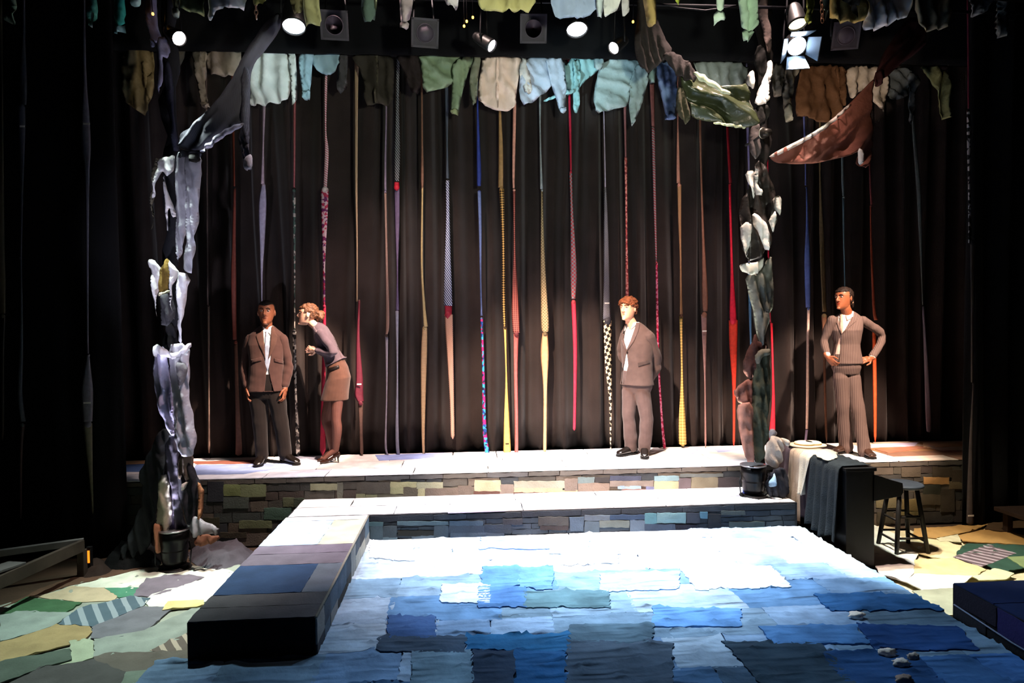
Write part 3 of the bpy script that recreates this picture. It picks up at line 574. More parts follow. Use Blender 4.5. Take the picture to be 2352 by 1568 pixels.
p_ = [o for o in strs if o['label'].startswith('gold and black')][0]; care_label(p_, 1165, 1019, 8, 7.66, '#2c2418')
# tie pipe
pz = AY(1200, 132, 7.66).z
tp = tubeobj('hanging_pipe', [(-4.2, 7.66, pz), (6.6, 7.66, pz)], .02, mat('#141414', .5, 0, bump=0)); tag(tp, 'black pipe behind the border from which the neckties hang', 'pipe')
# ================================================================== ROW OF SHIRTS UNDER THE BORDER
def sh(c, **k): return mat(c, .85, .1, 6, .45, 28, .15, **k)
YR = 7.42
G1 = 'shirts hung in a row under the border'
ROW = [
 ('olive_shirt', 'olive tan shirt hanging at the far left end of the shirt row', '#8a7a58', [('body', [(278,108),(352,112),(356,150),(350,200),(340,270),(312,252),(278,228)]), ('sleeve', [(330,180),(352,160),(352,210),(342,240),(328,200)])]),
 ('grey_shirt', 'small grey sleeve of a shirt behind the left clothes column', '#6a6458', [('sleeve', [(392,110),(428,112),(420,140),(398,168),(388,160)])]),
 ('beige_blouse', 'beige grey blouse with one sleeve hanging straight down', '#968a7e', [('body', [(466,112),(556,112),(552,150),(548,178),(510,174),(476,168)]), ('sleeve', [(438,112),(478,114),(474,160),(472,205),(482,240),(463,248),(456,210),(446,170)]), ('cuff', [(458,232),(480,236),(482,242),(464,248)])]),
 ('white_shirt', 'white and pale cyan shirt hanging left of the blue sleeve', '#d6dad8', [('body', [(580,112),(672,113),(674,170),(664,212),(660,232),(630,236),(600,242),(568,240),(572,180)]), ('sleeve', [(660,116),(680,118),(681,180),(680,240),(669,242),(668,200),(664,160)])]),
 ('light_blue_shirt', 'light blue shirt with a straight sleeve and a slanting body', '#9cbccc', [('body', [(716,116),(798,114),(786,140),(768,160),(757,176),(720,158)]), ('sleeve', [(686,114),(722,116),(717,150),(714,200),(713,226),(694,229),(688,180)]), ('cuff', [(692,208),(714,206),(713,226),(695,229)])]),
 ('charcoal_shirt', 'charcoal shirt sleeve hanging right of the slanting blue shirt', '#4a484c', [('sleeve', [(780,118),(800,118),(798,170),(796,206),(776,214),(772,180)])]),
 ('dark_jacket', 'dark brown jacket hanging nearly black in the shirt row', '#35302a', [('body', [(798,118),(905,120),(906,180),(904,242),(862,238),(838,243),(834,170)]), ('front_edge', [(860,120),(870,120),(868,236),(860,238)], sh('#4a453a')), ('sleeve', [(905,120),(962,122),(968,180),(962,214),(945,214),(930,170)], sh('#2c2424'))]),
 ('green_shirt', 'sage green shirt with deep diagonal folds and a long sleeve', '#8ca084', [('body', [(958,120),(1080,123),(1060,150),(1046,190),(1008,206),(972,212),(968,160)], None, {'fold': (.05, .17, 62)}), ('sleeve', [(1036,150),(1062,126),(1092,126),(1074,170),(1060,220),(1053,264),(1034,258),(1038,200)]), ('sleeve', [(1086,128),(1106,126),(1098,180),(1095,236),(1085,244),(1076,206)], sh('#7c8474')), ('cuff', [(1035,248),(1054,250),(1052,266),(1034,258)], sh('#a8b48c'))]),
 ('pink_white_shirt', 'warm white shirt with a curved tail in the middle of the shirt row', '#e2d2c8', [('body', [(1108,125),(1204,126),(1192,170),(1187,210),(1186,244),(1166,254),(1140,254),(1118,244),(1100,234),(1096,210),(1102,180)]), ('placket', [(1140,128),(1146,128),(1146,246),(1140,246)])]),
 ('pale_blue_shirt', 'pale blue shirt with two hanging sleeves right of the warm white shirt', '#b4c0d4', [('body', [(1202,127),(1280,130),(1275,180),(1262,206),(1206,247),(1192,222),(1194,165)], None, {'fold': (.05, .17, 55)}), ('sleeve', [(1196,134),(1212,134),(1220,190),(1222,212),(1207,218),(1200,190),(1192,168)], sh('#d0d0d0')), ('sleeve', [(1252,130),(1298,130),(1300,190),(1300,254),(1287,262),(1274,214),(1262,180)]), ('cuff', [(1284,246),(1300,244),(1301,256),(1288,262)])]),
 ('cyan_shirt', 'bright cyan shirt with a narrow sleeve next to the pale blue shirt', '#98c8d0', [('body', [(1296,130),(1388,133),(1380,158),(1350,180),(1332,200),(1322,215),(1300,216)]), ('sleeve', [(1314,134),(1336,136),(1332,190),(1330,256),(1316,258),(1316,200)]), ('tail', [(1250,228),(1300,204),(1318,206),(1316,216),(1270,226),(1248,234)])]),
 ('grey_blue_shirt', 'large grey blue shirt with swagged folds and a pointed sleeve', '#a4b8bc', [('body', [(1384,132),(1480,133),(1466,170),(1448,200),(1446,244),(1400,252),(1369,262),(1363,226),(1370,180)], None, {'fold': (.05, .16, 65)}), ('sleeve', [(1446,180),(1466,140),(1492,166),(1486,200),(1472,246),(1456,288),(1446,282),(1445,230)]), ('collar', [(1364,130),(1386,132),(1384,160),(1366,160)])]),
 ('teal_shirt', 'small grey teal shirt end between the grey blue shirt and the denim sleeve', '#8ea8a4', [('body', [(1490,140),(1512,142),(1508,170),(1506,192),(1489,190)])]),
 ('denim_shirt', 'denim blue shirt with a long straight sleeve and cuff', '#7890bc', [('sleeve', [(1508,140),(1558,142),(1556,200),(1552,274),(1530,275),(1520,220),(1508,180)]), ('cuff', [(1529,260),(1552,260),(1552,275),(1530,276)])]),
 ('grey_white_shirt', 'grey white shirt showing behind the shiny green jacket', '#a8b0ac', [('body', [(1590,136),(1722,140),(1720,200),(1660,204),(1612,196),(1600,170)])]),
 ('khaki_shirt', 'khaki grey shirt with a long cuffed sleeve right of the right clothes column', '#9c9480', [('body', [(1772,144),(1815,148),(1802,180),(1798,222),(1774,220)]), ('sleeve', [(1802,150),(1840,150),(1826,184),(1820,210),(1822,278),(1803,279),(1800,210)]), ('cuff', [(1803,240),(1822,236),(1822,278),(1803,279)], sh('#c4bca4'))]),
 ('brown_jacket', 'dark brown jacket with amber lit folds in the shirt row', '#6c4c34', [('body', [(1838,147),(1944,150),(1946,200),(1944,244),(1906,286),(1880,278),(1856,270),(1828,264),(1830,210)], None, {'fold': (.04, .2, 0)}), ('sleeve', [(1916,150),(1944,152),(1948,200),(1944,244),(1934,240),(1926,200)])]),
 ('cream_shirt', 'cream shirt hanging behind the rust coloured drape', '#cfc0ae', [('body', [(1942,150),(2030,152),(2042,190),(2034,264),(2004,236),(1996,200),(1968,214),(1956,230),(1948,190)])]),
 ('slate_shirt', 'slate grey shirt with a narrow sleeve near the right end of the shirt row', '#5c6264', [('body', [(2036,154),(2098,158),(2090,200),(2088,222),(2042,234),(2040,200)], None, {'fold': (.03, .16, 55)}), ('sleeve', [(2084,160),(2116,176),(2104,220),(2098,284),(2088,290),(2086,220)])]),
 ('moss_shirt', 'moss green shirt sleeve hanging at the far right end of the shirt row', '#8c9064', [('sleeve', [(2106,150),(2172,152),(2184,190),(2188,230),(2186,270),(2166,273),(2154,226),(2136,180)])]),
]
for i, (n, lab, c, parts) in enumerate(ROW):
    garment(n, lab, 'shirt', parts, YR-.02*(i % 2), sh(c), G1, seed=i*3+1, th=.014, fold=(.05, .15, 6), wr=.028, res=.03, rnd=1)
# pegs hidden behind the border hold this row on a pipe
tag(tubeobj('hanging_pipe', [(-4.0, YR+.0, AY(1200, 127, YR).z), (6.4, YR, AY(1200, 127, YR).z)], .022, mat('#141414', .5, 0, bump=0)), 'black pipe hidden behind the border that carries the row of shirts', 'pipe')
# ================================================================== NEAR LINE OF CLOTHES AT THE TOP
YN = 5.0
G2 = 'clothes hung on the near line at the top'
NEAR = [
 ('dark_green_sleeve', 'dark green sleeve in the top left corner', '#4c5c4c', [('sleeve', [(8,-70),(38,-70),(36,56),(22,52),(8,46)])]),
 ('teal_sleeve', 'teal sleeve with a pale cuff at the upper left', '#3c7868', [('sleeve', [(210,-70),(230,-70),(222,20),(210,62),(203,58),(206,20)]), ('cuff', [(208,26),(216,30),(210,62),(203,58)], sh('#b4ccc4'))]),
 ('teal_vest', 'sheer teal top with a white hem at the upper left', '#2c8478', [('body', [(248,-70),(284,-70),(284,40),(286,56),(264,64),(262,30)]), ('hem', [(264,64),(288,56),(291,70),(260,78)], sh('#9cc8c4'))]),
 ('mint_vest', 'mint white scrap of a top beside the teal top', '#b8dcd0', [('body', [(296,-70),(330,-70),(318,8),(306,18),(300,6)])]),
 ('olive_shirt', 'glossy olive white shirt with pale cuffs above the left pink lamp', '#8c9468', [('body', [(408,-70),(478,-70),(474,10),(470,34),(440,26),(410,20)]), ('sleeve', [(368,-70),(412,-70),(408,0),(408,40),(394,34),(396,10)], sh('#4c4a34')), ('cuff', [(392,14),(410,18),(407,42),(394,36)], sh('#d8dcc4'))]),
 ('satin_shirt', 'grey satin shirt with a long tail next to the glossy olive shirt', '#a8ac98', [('body', [(474,-70),(568,-70),(566,20),(520,14),(500,20),(490,48),(472,40),(478,0)], None, {'fold': (.04, .1, 10)})]),
 ('mustard_scarf', 'mustard scrap of cloth above the small hanging chain', '#6c6a3c', [('body', [(574,-70),(620,-70),(606,12),(596,6),(588,14),(578,4)])]),
 ('khaki_shirt', 'khaki yellow shirt behind the left bright lamp', '#a8a478', [('body', [(690,-70),(730,-70),(734,10),(741,60),(712,58),(698,56)]), ('sleeve', [(664,-70),(694,-70),(694,20),(690,34),(668,26)], sh('#7c7454'))]),
 ('bottle_green_shirt', 'bottle green sleeve hanging between two square lamps', '#4c5c54', [('sleeve', [(828,-70),(868,-70),(864,10),(858,51),(830,48)]), ('cuff', [(858,-30),(868,-30),(866,30),(858,10)], sh('#b4b894'))]),
 ('mauve_shirt', 'mauve grey sleeve with a square cuff pointing down', '#a09094', [('sleeve', [(912,-70),(954,-70),(948,10),(938,50),(920,50),(918,20)]), ('cuff', [(919,48),(940,50),(937,66),(918,66)])]),
 ('white_collar_shirt', 'white pointed shirt tail at the top above the amber lamp glints', '#c4bcc0', [('body', [(1010,-70),(1060,-70),(1054,8),(1044,19),(1020,2)])]),
 ('yellow_shirt', 'pale yellow shirt with a straight hem at the top centre', '#b8b078', [('body', [(1090,-70),(1232,-70),(1230,26),(1160,26),(1108,22),(1096,4)])]),
 ('ice_blue_shirt', 'ice blue shirt above the right bright lamp', '#9cacc8', [('body', [(1258,-70),(1382,-70),(1378,16),(1350,38),(1310,42),(1266,36)]), ('sleeve', [(1366,-70),(1390,-70),(1386,42),(1368,38)], sh('#c0ccd0'))]),
 ('white_shirt', 'white shirt with a folded sleeve right of the ice blue shirt', '#d4d4d0', [('body', [(1384,-70),(1432,-70),(1424,18),(1400,34),(1386,34)]), ('sleeve', [(1428,-70),(1450,-70),(1447,30),(1427,36)], sh('#b4b0b0'))]),
 ('mustard_sleeve', 'long mustard sleeve reaching down over the black knit shirt', '#a48c58', [('sleeve', [(1468,-70),(1506,-70),(1508,10),(1512,52),(1494,63),(1482,20)])]),
 ('lime_blouse', 'small lime green garment corner at the top', '#a8b448', [('body', [(1536,-70),(1568,-70),(1564,10),(1548,2)])]),
 ('crumpled_white_sleeve', 'crumpled mint white sleeve with a ruffled end left of the right column', '#c8dcc8', [('sleeve', [(1645,-70),(1668,-70),(1664,20),(1650,28),(1646,10)]), ('cuff', [(1638,34),(1648,24),(1662,26),(1668,46),(1652,46),(1642,56)])]),
 ('satin_trousers', 'shiny mint white satin trouser leg by the top of the right column', '#b8d4b8', [('leg', [(1692,-70),(1746,-70),(1742,40),(1732,72),(1706,70),(1700,30)], None, {'fold': (.05, .09, 0)}), ('cuff', [(1704,68),(1732,70),(1722,96),(1706,92)])]),
 ('lime_sleeve', 'lime green sleeve beside the small amber lamp', '#a8ac50', [('sleeve', [(1846,-70),(1878,-70),(1868,20),(1862,58),(1848,52),(1850,10)])]),
 ('gold_shirt', 'gold yellow shirt with a black box print and a dark necktie', '#b89c5c', [('body', [(1908,-70),(1996,-70),(1994,44),(1960,52),(1922,46),(1906,36)]), ('print', [(1938,-70),(1986,-70),(1984,12),(1940,14)], sh('#24221e'), {'th': .034}), ('necktie', [(1958,10),(1966,10),(1972,46),(1966,46)], sh('#2c2a26'), {'th': .03}), ('sleeve', [(1890,-70),(1908,-70),(1904,40),(1896,46)], sh('#a8a890'))]),
 ('lime_yellow_blouse', 'crumpled lime yellow blouse next to the gold printed shirt', '#a8a038', [('body', [(1990,-70),(2100,-70),(2092,36),(2060,44),(2040,60),(2000,70),(1982,66),(1990,30)], None, {'fold': (.045, .12, 20)})]),
 ('taupe_shirt', 'taupe shirt hanging at the upper right', '#7c7460', [('body', [(2096,-70),(2186,-70),(2184,60),(2150,68),(2120,74),(2104,30)])]),
 ('shadow_grey_blouse', 'shadowy grey blouse tail at the upper right corner', '#5c5c5c', [('body', [(2212,-70),(2292,-70),(2276,20),(2242,38),(2228,20)])]),
 ('shadow_grey_sleeve', 'shadowy grey sleeve hanging at the extreme upper right', '#585c5a', [('sleeve', [(2292,-70),(2326,-70),(2320,40),(2316,84),(2290,82),(2294,30)])]),
]
for i, (n, lab, c, parts) in enumerate(NEAR):
    garment(n, lab, 'shirt', parts, YN+.03*(i % 3), sh(c), G2, seed=50+i*3, th=.014, fold=(.04, .13, 6), wr=.026, res=.026, rnd=1)
zc = AY(1200, -66, YN).z
tag(tubeobj('clothes_line', [(-4.5, YN+.03, zc+.02), (0, YN+.03, zc+.0), (5.0, YN+.03, zc-.12)], .012, mat('#181818', .6, 0, bump=0)), 'dark line carrying the near row of clothes above the frame', 'line')
# ================================================================== CLOTHES COLUMNS
def satin(c, r=.38): return mat(c, r, .12, 5, .5, 18, .5)
def wool(c): return mat(c, .85, .18, 7, .5, 30, .2)
PIN = pmat('stripe', ['#3e3e48', '#3e3e48', '#52525e'], 40, .8, 20, coord='Object')
YL = 6.22
pL = AY(398, 700, 6.5)
def post(name, label, xt, xb, y, z0, m):
    bm = bmesh.new(); n = 40; pts = []; rad = []
    for i in range(n+1):
        z = z0+(6.2-z0)*i/n; pts.append((xb+(xt-xb)*i/n+.02*math.sin(i*1.3), y+.02*math.cos(i*1.7), z)); rad.append(.062+.018*math.sin(i*2.1))
    tube(bm, pts, rad, 14); return tag(bmobj(name, bm, m, smooth=True), label, 'post')
post('wrapped_post', 'tall dark cloth-wrapped post inside the left clothes column', AY(392, 0, 6.42).x, AY(400, 1280, 6.42).x, 6.42, 0, wool('#191a20'))
GL = 'clothes draped on the left column'
def G(n, lab, cat, parts, y=YL, c=None, grp=GL, **k):
    k.setdefault('th', .02); k.setdefault('fold', (.034, .09, 8)); k.setdefault('res', .017); k.setdefault('rnd', 1); k.setdefault('wr', .02); k.setdefault('wrap', .07)
    return garment(n, lab, cat, parts, y, c, grp, **k)
G('navy_trousers', 'narrow dark navy trouser leg running down the upper left post', 'trousers', [('leg', [(372,140),(392,140),(398,230),(404,342),(394,346),(386,260),(374,200)])], 6.3, wool('#2c2e40'), seed=2)
G('lilac_shirt', 'lilac grey twisted shirt at the top of the left column', 'shirt', [('body', [(326,-60),(354,-60),(360,60),(368,86),(352,104),(342,96),(334,40)]), ('sleeve', [(352,96),(366,84),(380,84),(387,110),(384,132),(372,130),(373,170),(370,206),(357,214),(362,160),(356,120)]), ('knot', [(340,86),(352,90),(350,108),(341,104)])], 6.2, wool('#8484a4'), seed=5, th=.0225)
G('grey_trousers', 'pale grey trousers hanging at the upper part of the left column', 'trousers', [('leg', [(402,350),(428,348),(436,420),(432,500),(420,560),(410,600),(404,600),(398,500),(396,430)]), ('leg', [(424,350),(459,347),(457,430),(450,530),(441,628),(424,624),(414,610),(424,560),(428,480),(420,410)]), ('waistband', [(404,344),(459,344),(458,362),(404,362)], wool('#4a4a54'), {'th': .012})], 6.16, wool('#a8a8b4'), seed=7)
G('black_belt_cloth', 'black knotted cloth at the waist of the pale grey trousers', 'cloth', [('knot', [(428,352),(452,350),(456,366),(446,374),(430,370)])], 6.08, wool('#101012'), seed=8)
G('white_twisted_cloth', 'bright white twisted cloth left of the pale grey trousers', 'cloth', [('body', [(360,364),(382,360),(396,352),(396,366),(392,396),(382,406),(374,392),(364,396),(358,390)]), ('tail', [(358,384),(366,386),(360,410),(354,440),(348,462),(344,452),(350,420)])], 6.14, satin('#e8e6ea'), seed=9, th=.022)
G('white_scarf', 'narrow white scarf beside the pale grey trousers', 'cloth', [('body', [(370,394),(380,420),(392,460),(399,492),(394,500),(386,470),(385,530),(381,528),(378,470),(372,430)])], 6.26, satin('#d8d6dc'), seed=11, th=.025)
G('olive_scarf', 'dark olive scarf hanging at the left edge of the left column', 'scarf', [('body', [(354,360),(360,362),(356,420),(350,470),(346,540),(342,480),(346,420)])], 6.3, wool('#5c584c'), seed=12, th=.022)
G('white_black_jacket', 'white and black jacket with a brown panel in the middle of the left column', 'jacket', [('side', [(331,598),(352,594),(366,612),(369,640),(358,680),(360,736),(352,704),(344,652),(350,622)], satin('#e4e2e8')), ('panel', [(372,606),(384,588),(388,640),(381,669),(357,673),(364,630)], wool('#7c6430')), ('hem', [(356,672),(388,664),(388,672),(358,682)], wool('#d8d0b4')), ('lapel', [(384,590),(404,616),(402,640),(396,660),(396,744),(390,700),(386,650)], satin('#e0dee2')), ('lining', [(362,680),(392,670),(396,720),(388,752),(366,744)], wool('#3a3a40'))], 6.14, None, seed=13, th=.022)
G('ivory_trouser_leg', 'ivory white narrow trouser leg in the middle of the left column', 'trousers', [('leg', [(404,624),(431,628),(424,690),(418,750),(414,792),(404,780),(402,700)])], 6.12, satin('#dcdce6'), seed=17)
G('black_coat', 'black coat sleeves between the white jacket and the violet trousers', 'coat', [('sleeve', [(374,740),(398,744),(406,790),(396,800),(380,796)])], 6.34, wool('#1a1a1e'), seed=18)
G('violet_white_trousers', 'large violet white trousers with gathered waist low on the left column', 'trousers', [('leg', [(350,806),(378,792),(392,860),(396,930),(400,1000),(394,1004),(370,962),(352,900),(346,850)]), ('leg', [(378,792),(430,786),(433,860),(431,910),(438,950),(443,1010),(442,1052),(408,1046),(398,1000),(392,900)], satin('#b4b2c0', .5)), ('waistband', [(343,800),(356,788),(376,800),(394,812),(412,806),(430,784),(431,800),(414,820),(392,826),(372,816),(352,822)], satin('#e8e6f0')), ('pocket', [(404,830),(424,836),(420,880),(408,900),(402,870)], wool('#6a6870'))], 6.1, satin('#b8b4d8', .5), seed=19, th=.022)
G('charcoal_cape', 'charcoal cape hanging left of the foot of the left column', 'cape', [('body', [(366,985),(392,985),(382,1080),(368,1140),(354,1200),(342,1262),(300,1290),(258,1294),(290,1240),(316,1180),(330,1120),(316,1092),(336,1050),(350,1020)])], 6.24, wool('#2a2c30'), seed=23)
G('taupe_trousers', 'taupe rolled trouser cuff below the violet trousers', 'trousers', [('cuff', [(402,1046),(440,1040),(437,1098),(424,1108),(404,1096)])], 6.1, wool('#5c5048'), seed=24)
G('slate_trousers', 'slate violet trousers standing behind the left bucket', 'trousers', [('leg', [(380,1000),(410,1000),(408,1100),(414,1150),(426,1200),(432,1228),(386,1226),(374,1160),(368,1110)])], 6.16, wool('#5c5868'), seed=25)
G('black_jacket', 'black jacket with tan lining at the foot of the left column', 'jacket', [('body', [(398,1060),(420,1070),(438,1060),(456,1110),(463,1140),(458,1196),(436,1212),(420,1180),(406,1130)], wool('#2c2c34')), ('lining', [(448,1104),(462,1112),(462,1188),(452,1200),(455,1150)], wool('#a87858')), ('lapel', [(416,1112),(428,1106),(424,1124),(416,1128)], satin('#d8d4d0'))], 6.12, None, seed=26)
G('cream_trousers', 'cream and tan crumpled trouser leg left of the left bucket', 'trousers', [('leg', [(366,1090),(384,1090),(390,1200),(382,1228),(364,1224),(354,1180)], wool('#b4ac98')), ('cuff', [(350,1200),(372,1210),(368,1240),(374,1268),(352,1272),(348,1230)], wool('#b07c60'))], 6.1, None, seed=27)
G('grey_sleeve', 'grey satin sleeve curling right above the pile at the left column', 'sleeve', [('sleeve', [(428,1188),(452,1186),(474,1200),(500,1212),(498,1232),(476,1226),(448,1234),(430,1226)])], 6.08, satin('#8c8a92', .5), seed=28)
G('brown_shirt', 'small brown shirt crumpled under the grey satin sleeve', 'shirt', [('body', [(446,1234),(470,1226),(494,1232),(504,1238),(486,1250),(450,1256),(440,1248)])], 6.04, wool('#6c4434'), seed=29)
# cloths lying on the floor by the left column
def heap(name, label, cat, pxpoly, z, hgt, m, grp, seed, res=.03):
    po = [AZ(a, b, z) for a, b in pxpoly]; poly = [(p.x, p.y) for p in po]; v, f, d = fill(poly, res, 2, .01, seed); V = []; F = []
    for (a, b), dd in zip(v, d):
        r = 1-abs(fnoise(a, b, 5, seed))*2; r2 = 1-abs(fnoise(a, b, 11, seed+3))*2
        V.append((a, b, z+.006+(0 if dd < 1e-5 else min(1, dd/.1)*hgt*(.35+.5*max(0, r)+.2*max(0, r2)))))
    for q in f:
        a, b, c = [v[i] for i in q]; s = (b[0]-a[0])*(c[1]-a[1])-(b[1]-a[1])*(c[0]-a[0]); F.append(q if s > 0 else q[::-1])
    n = len(V); V += [(x, y, z+.002) for x, y, _ in V]; F += [tuple(i+n for i in q[::-1]) for q in F]
    return tag(mesh(name, V, F, m), label, cat, grp)
heap('grey_coat', 'grey and white crumpled coat lying right of the left bucket', 'coat', [(430,1266),(470,1252),(550,1246),(590,1272),(562,1294),(505,1314),(462,1304),(436,1290)], 0, .12, wool('#54525a'), GL, 31)
heap('black_cloth', 'black cloth heap spreading left of the left column foot', 'cloth', [(225,1310),(262,1282),(330,1268),(372,1270),(372,1300),(330,1306),(270,1312)], 0, .2, wool('#0e0e10'), GL, 33)
heap('dark_brown_cloth', 'dark brown crumpled cloth by the left wooden ramp', 'cloth', [(170,1322),(205,1298),(250,1294),(262,1312),(235,1326),(190,1330)], 0, .12, wool('#2e231e'), GL, 35)
# swag from the left column up to the grid
G('pinstripe_trousers', 'grey pinstriped trousers stretched from the left column up towards the lights', 'trousers', [('leg', [(404,336),(412,300),(450,284),(500,230),(540,170),(566,110),(600,60),(640,20),(650,60),(612,110),(578,150),(572,220),(560,284),(530,290),(500,316),(480,342),(456,346),(430,344)], None, {'fold': (.035, .16, -42)}), ('leg', [(556,150),(576,160),(574,230),(572,290),(574,340),(580,388),(560,391),(556,350),(548,318),(556,250)]), ('hem', [(500,306),(540,284),(562,282),(560,290),(520,310),(470,348),(456,350),(478,328)], wool('#a8a4b8')), ('cuff', [(558,364),(579,350),(581,388),(560,392)], wool('#8c8c98'))], 6.1, PIN, seed=37, th=.022, res=.024, rnd=2, wrap=0, wr=.012)  # the pale hem paints the uplight's rim along the swag's lower edge
# ---------------------------------------------------------------- right column
GR = 'clothes draped on the right column'; YK = 6.36
post('wrapped_post', 'tall dark cloth-wrapped post inside the right clothes column', AY(1758, 0, 6.5).x, AY(1742, 1100, 6.5).x, 6.5, ZT, wool('#1a1715'))
def GK(n, lab, cat, parts, y=YK, c=None, **k): return G(n, lab, cat, parts, y, c, GR, **k)
GK('grey_brown_sleeve', 'grey brown sleeve running down the top of the right column', 'sleeve', [('sleeve', [(1746,-60),(1772,-60),(1764,30),(1776,70),(1774,112),(1764,130),(1758,110),(1754,60),(1746,20)])], 6.3, wool('#584c48'), seed=41)
GK('black_socks', 'black knotted cloth on the right column above the white shirt', 'cloth', [('body', [(1744,96),(1762,124),(1770,150),(1756,176),(1742,170),(1736,130)])], 6.3, wool('#141312'), seed=42)
GK('white_glove', 'small crumpled white cloth left of the white shirt on the right column', 'cloth', [('body', [(1720,166),(1734,158),(1740,182),(1730,208),(1721,190)])], 6.28, satin('#d8d8d0'), seed=43, th=.022)
GK('white_shirt', 'brilliant white crumpled shirt high on the right column', 'shirt', [('sleeve', [(1762,140),(1776,136),(1782,150),(1776,172),(1770,196),(1764,240),(1738,238),(1744,204),(1756,176)])], 6.26, satin('#f0f0ea', .6), seed=44)
GK('black_shirt', 'black pointed shirt below the brilliant white shirt', 'shirt', [('body', [(1736,238),(1776,244),(1770,264),(1752,290),(1738,286)])], 6.3, wool('#1a1a18'), seed=45)
GK('grey_stocking', 'smooth grey stocking shape tied on the right column', 'stocking', [('leg', [(1730,284),(1744,282),(1754,310),(1750,344),(1738,368),(1728,352),(1725,318)])], 6.28, mat('#4c4644', .6, .1, bump=.1), seed=46)
GK('black_satin_shirt', 'black satin shirt with white facings in the middle of the right column', 'shirt', [('body', [(1738,366),(1756,376),(1776,408),(1790,452),(1786,500),(1774,556),(1750,590),(1716,602),(1706,560),(1705,462),(1726,420)], None, {'fold': (.06, .13, 12), 'th': .012}), ('facing', [(1714,392),(1735,389),(1738,420),(1736,458),(1728,444),(1718,424)], satin('#ecebe0')), ('cuff', [(1779,452),(1792,447),(1801,462),(1794,492),(1788,497),(1780,474)], satin('#d4d4c8')), ('facing', [(1707,508),(1736,515),(1724,552),(1713,600),(1707,560)], satin('#cfcfc4')), ('facing', [(1734,484),(1748,498),(1764,516),(1776,548),(1768,576),(1756,572),(1744,536),(1735,514)], satin('#f0efe6')), ('ribbon', [(1737,384),(1742,390),(1744,430),(1754,440),(1752,450),(1738,444)], satin('#d8d8cc')), ('facing', [(1770,500),(1782,480),(1786,512),(1776,536),(1772,524)], satin('#dcdcd0'))], 6.26, satin('#26221e', .42), seed=47, th=.022)
GK('white_waistband', 'white folded waistband below the black satin shirt', 'cloth', [('band', [(1704,606),(1720,603),(1740,602),(1760,588),(1758,602),(1748,626),(1720,633),(1708,620)])], 6.18, satin('#dcdccc', .6), seed=53, th=.022)
GK('grey_green_trousers', 'grey green trousers with a sharp point on the right column', 'trousers', [('leg', [(1716,632),(1745,626),(1758,602),(1768,588),(1778,590),(1780,650),(1783,694),(1770,730),(1758,770),(1750,806),(1742,770),(1734,720),(1724,670)])], 6.22, satin('#6c6e62', .55), seed=54, th=.022)
GK('dark_brown_shirt', 'dark brown shirt bunched below the grey green trousers', 'shirt', [('body', [(1722,800),(1736,760),(1744,790),(1760,770),(1768,800),(1752,830),(1730,872),(1716,864),(1712,820)])], 6.22, wool('#4c302a'), seed=55)
GK('green_trousers', 'dark green trousers hanging to the right bucket', 'trousers', [('leg', [(1736,820),(1752,802),(1774,804),(1774,850),(1776,888),(1770,940),(1764,1000),(1752,1064),(1732,1062),(1726,960),(1730,880)]), ('waistband', [(1736,822),(1744,802),(1774,800),(1775,814),(1752,818),(1742,840)], wool('#6c6a5c'))], 6.2, wool('#464838'), seed=56, th=.022)
GK('brown_collar', 'rust brown flared collar sticking out left of the right column', 'cloth', [('body', [(1686,902),(1700,882),(1716,871),(1736,868),(1732,910),(1728,932),(1702,930)])], 6.22, wool('#7c5044'), seed=58, th=.022)
GK('rose_brown_trousers', 'rose brown trouser leg left of the dark green trousers', 'trousers', [('leg', [(1701,926),(1728,922),(1734,980),(1740,1062),(1714,1062),(1702,1000),(1697,950)])], 6.18, wool('#a07060'), seed=59, th=.022)
GK('shiny_green_jacket', 'shiny dark green jacket swagged left of the right column', 'jacket', [('body', [(1560,168),(1600,170),(1650,196),(1700,196),(1716,190),(1726,230),(1742,280),(1738,290),(1712,293),(1678,286),(1640,281),(1592,268),(1580,240),(1566,210)], None, {'fold': (.06, .26, 58), 'th': .012}), ('sleeve', [(1556,196),(1572,200),(1586,250),(1586,272),(1576,286),(1562,272),(1552,240)], wool('#3c3a2c')), ('hem', [(1640,279),(1680,284),(1714,291),(1712,295),(1676,290),(1640,284)], satin('#c8d0a8')), ('collar', [(1590,166),(1606,164),(1640,186),(1664,204),(1680,216),(1672,220),(1640,202),(1604,182)], satin('#b4bca0'))], 6.14, satin('#363d28', .3), seed=60, wrap=0, wr=.012)  # the pale hem strip paints the uplight on the jacket's underside
GK('black_knit_shirt', 'black knitted shirt hanging over the border left of the green jacket', 'shirt', [('body', [(1456,96),(1464,40),(1462,-40),(1506,-40),(1510,50),(1528,84),(1548,118),(1528,136),(1500,160),(1486,171),(1468,146),(1460,120)]), ('sleeve', [(1520,122),(1552,118),(1580,140),(1604,172),(1596,190),(1570,180),(1548,166),(1536,146)])], 6.1, wool('#2a2524'), seed=64, wrap=0)
GK('rust_skirt', 'rust brown skirt swagged from the right column up to the right', 'skirt', [('body', [(1766,358),(1792,344),(1850,316),(1904,282),(1950,240),(1990,196),(2010,178),(2004,240),(2003,300),(2010,326),(2004,352),(1986,390),(1970,380),(1974,346),(1946,360),(1900,369),(1850,378),(1798,375),(1776,368)], None, {'fold': (.045, .22, -55)}), ('hem', [(1766,358),(1792,343),(1850,314),(1904,280),(1950,238),(1954,242),(1906,290),(1850,325),(1796,353),(1772,363)], satin('#b8aca4')), ('lining', [(1971,338),(1984,346),(1984,372),(1972,382)], satin('#c8c8c4'))], 6.1, wool('#74463a'), seed=66, th=.015, rnd=1, wrap=0, wr=.01)
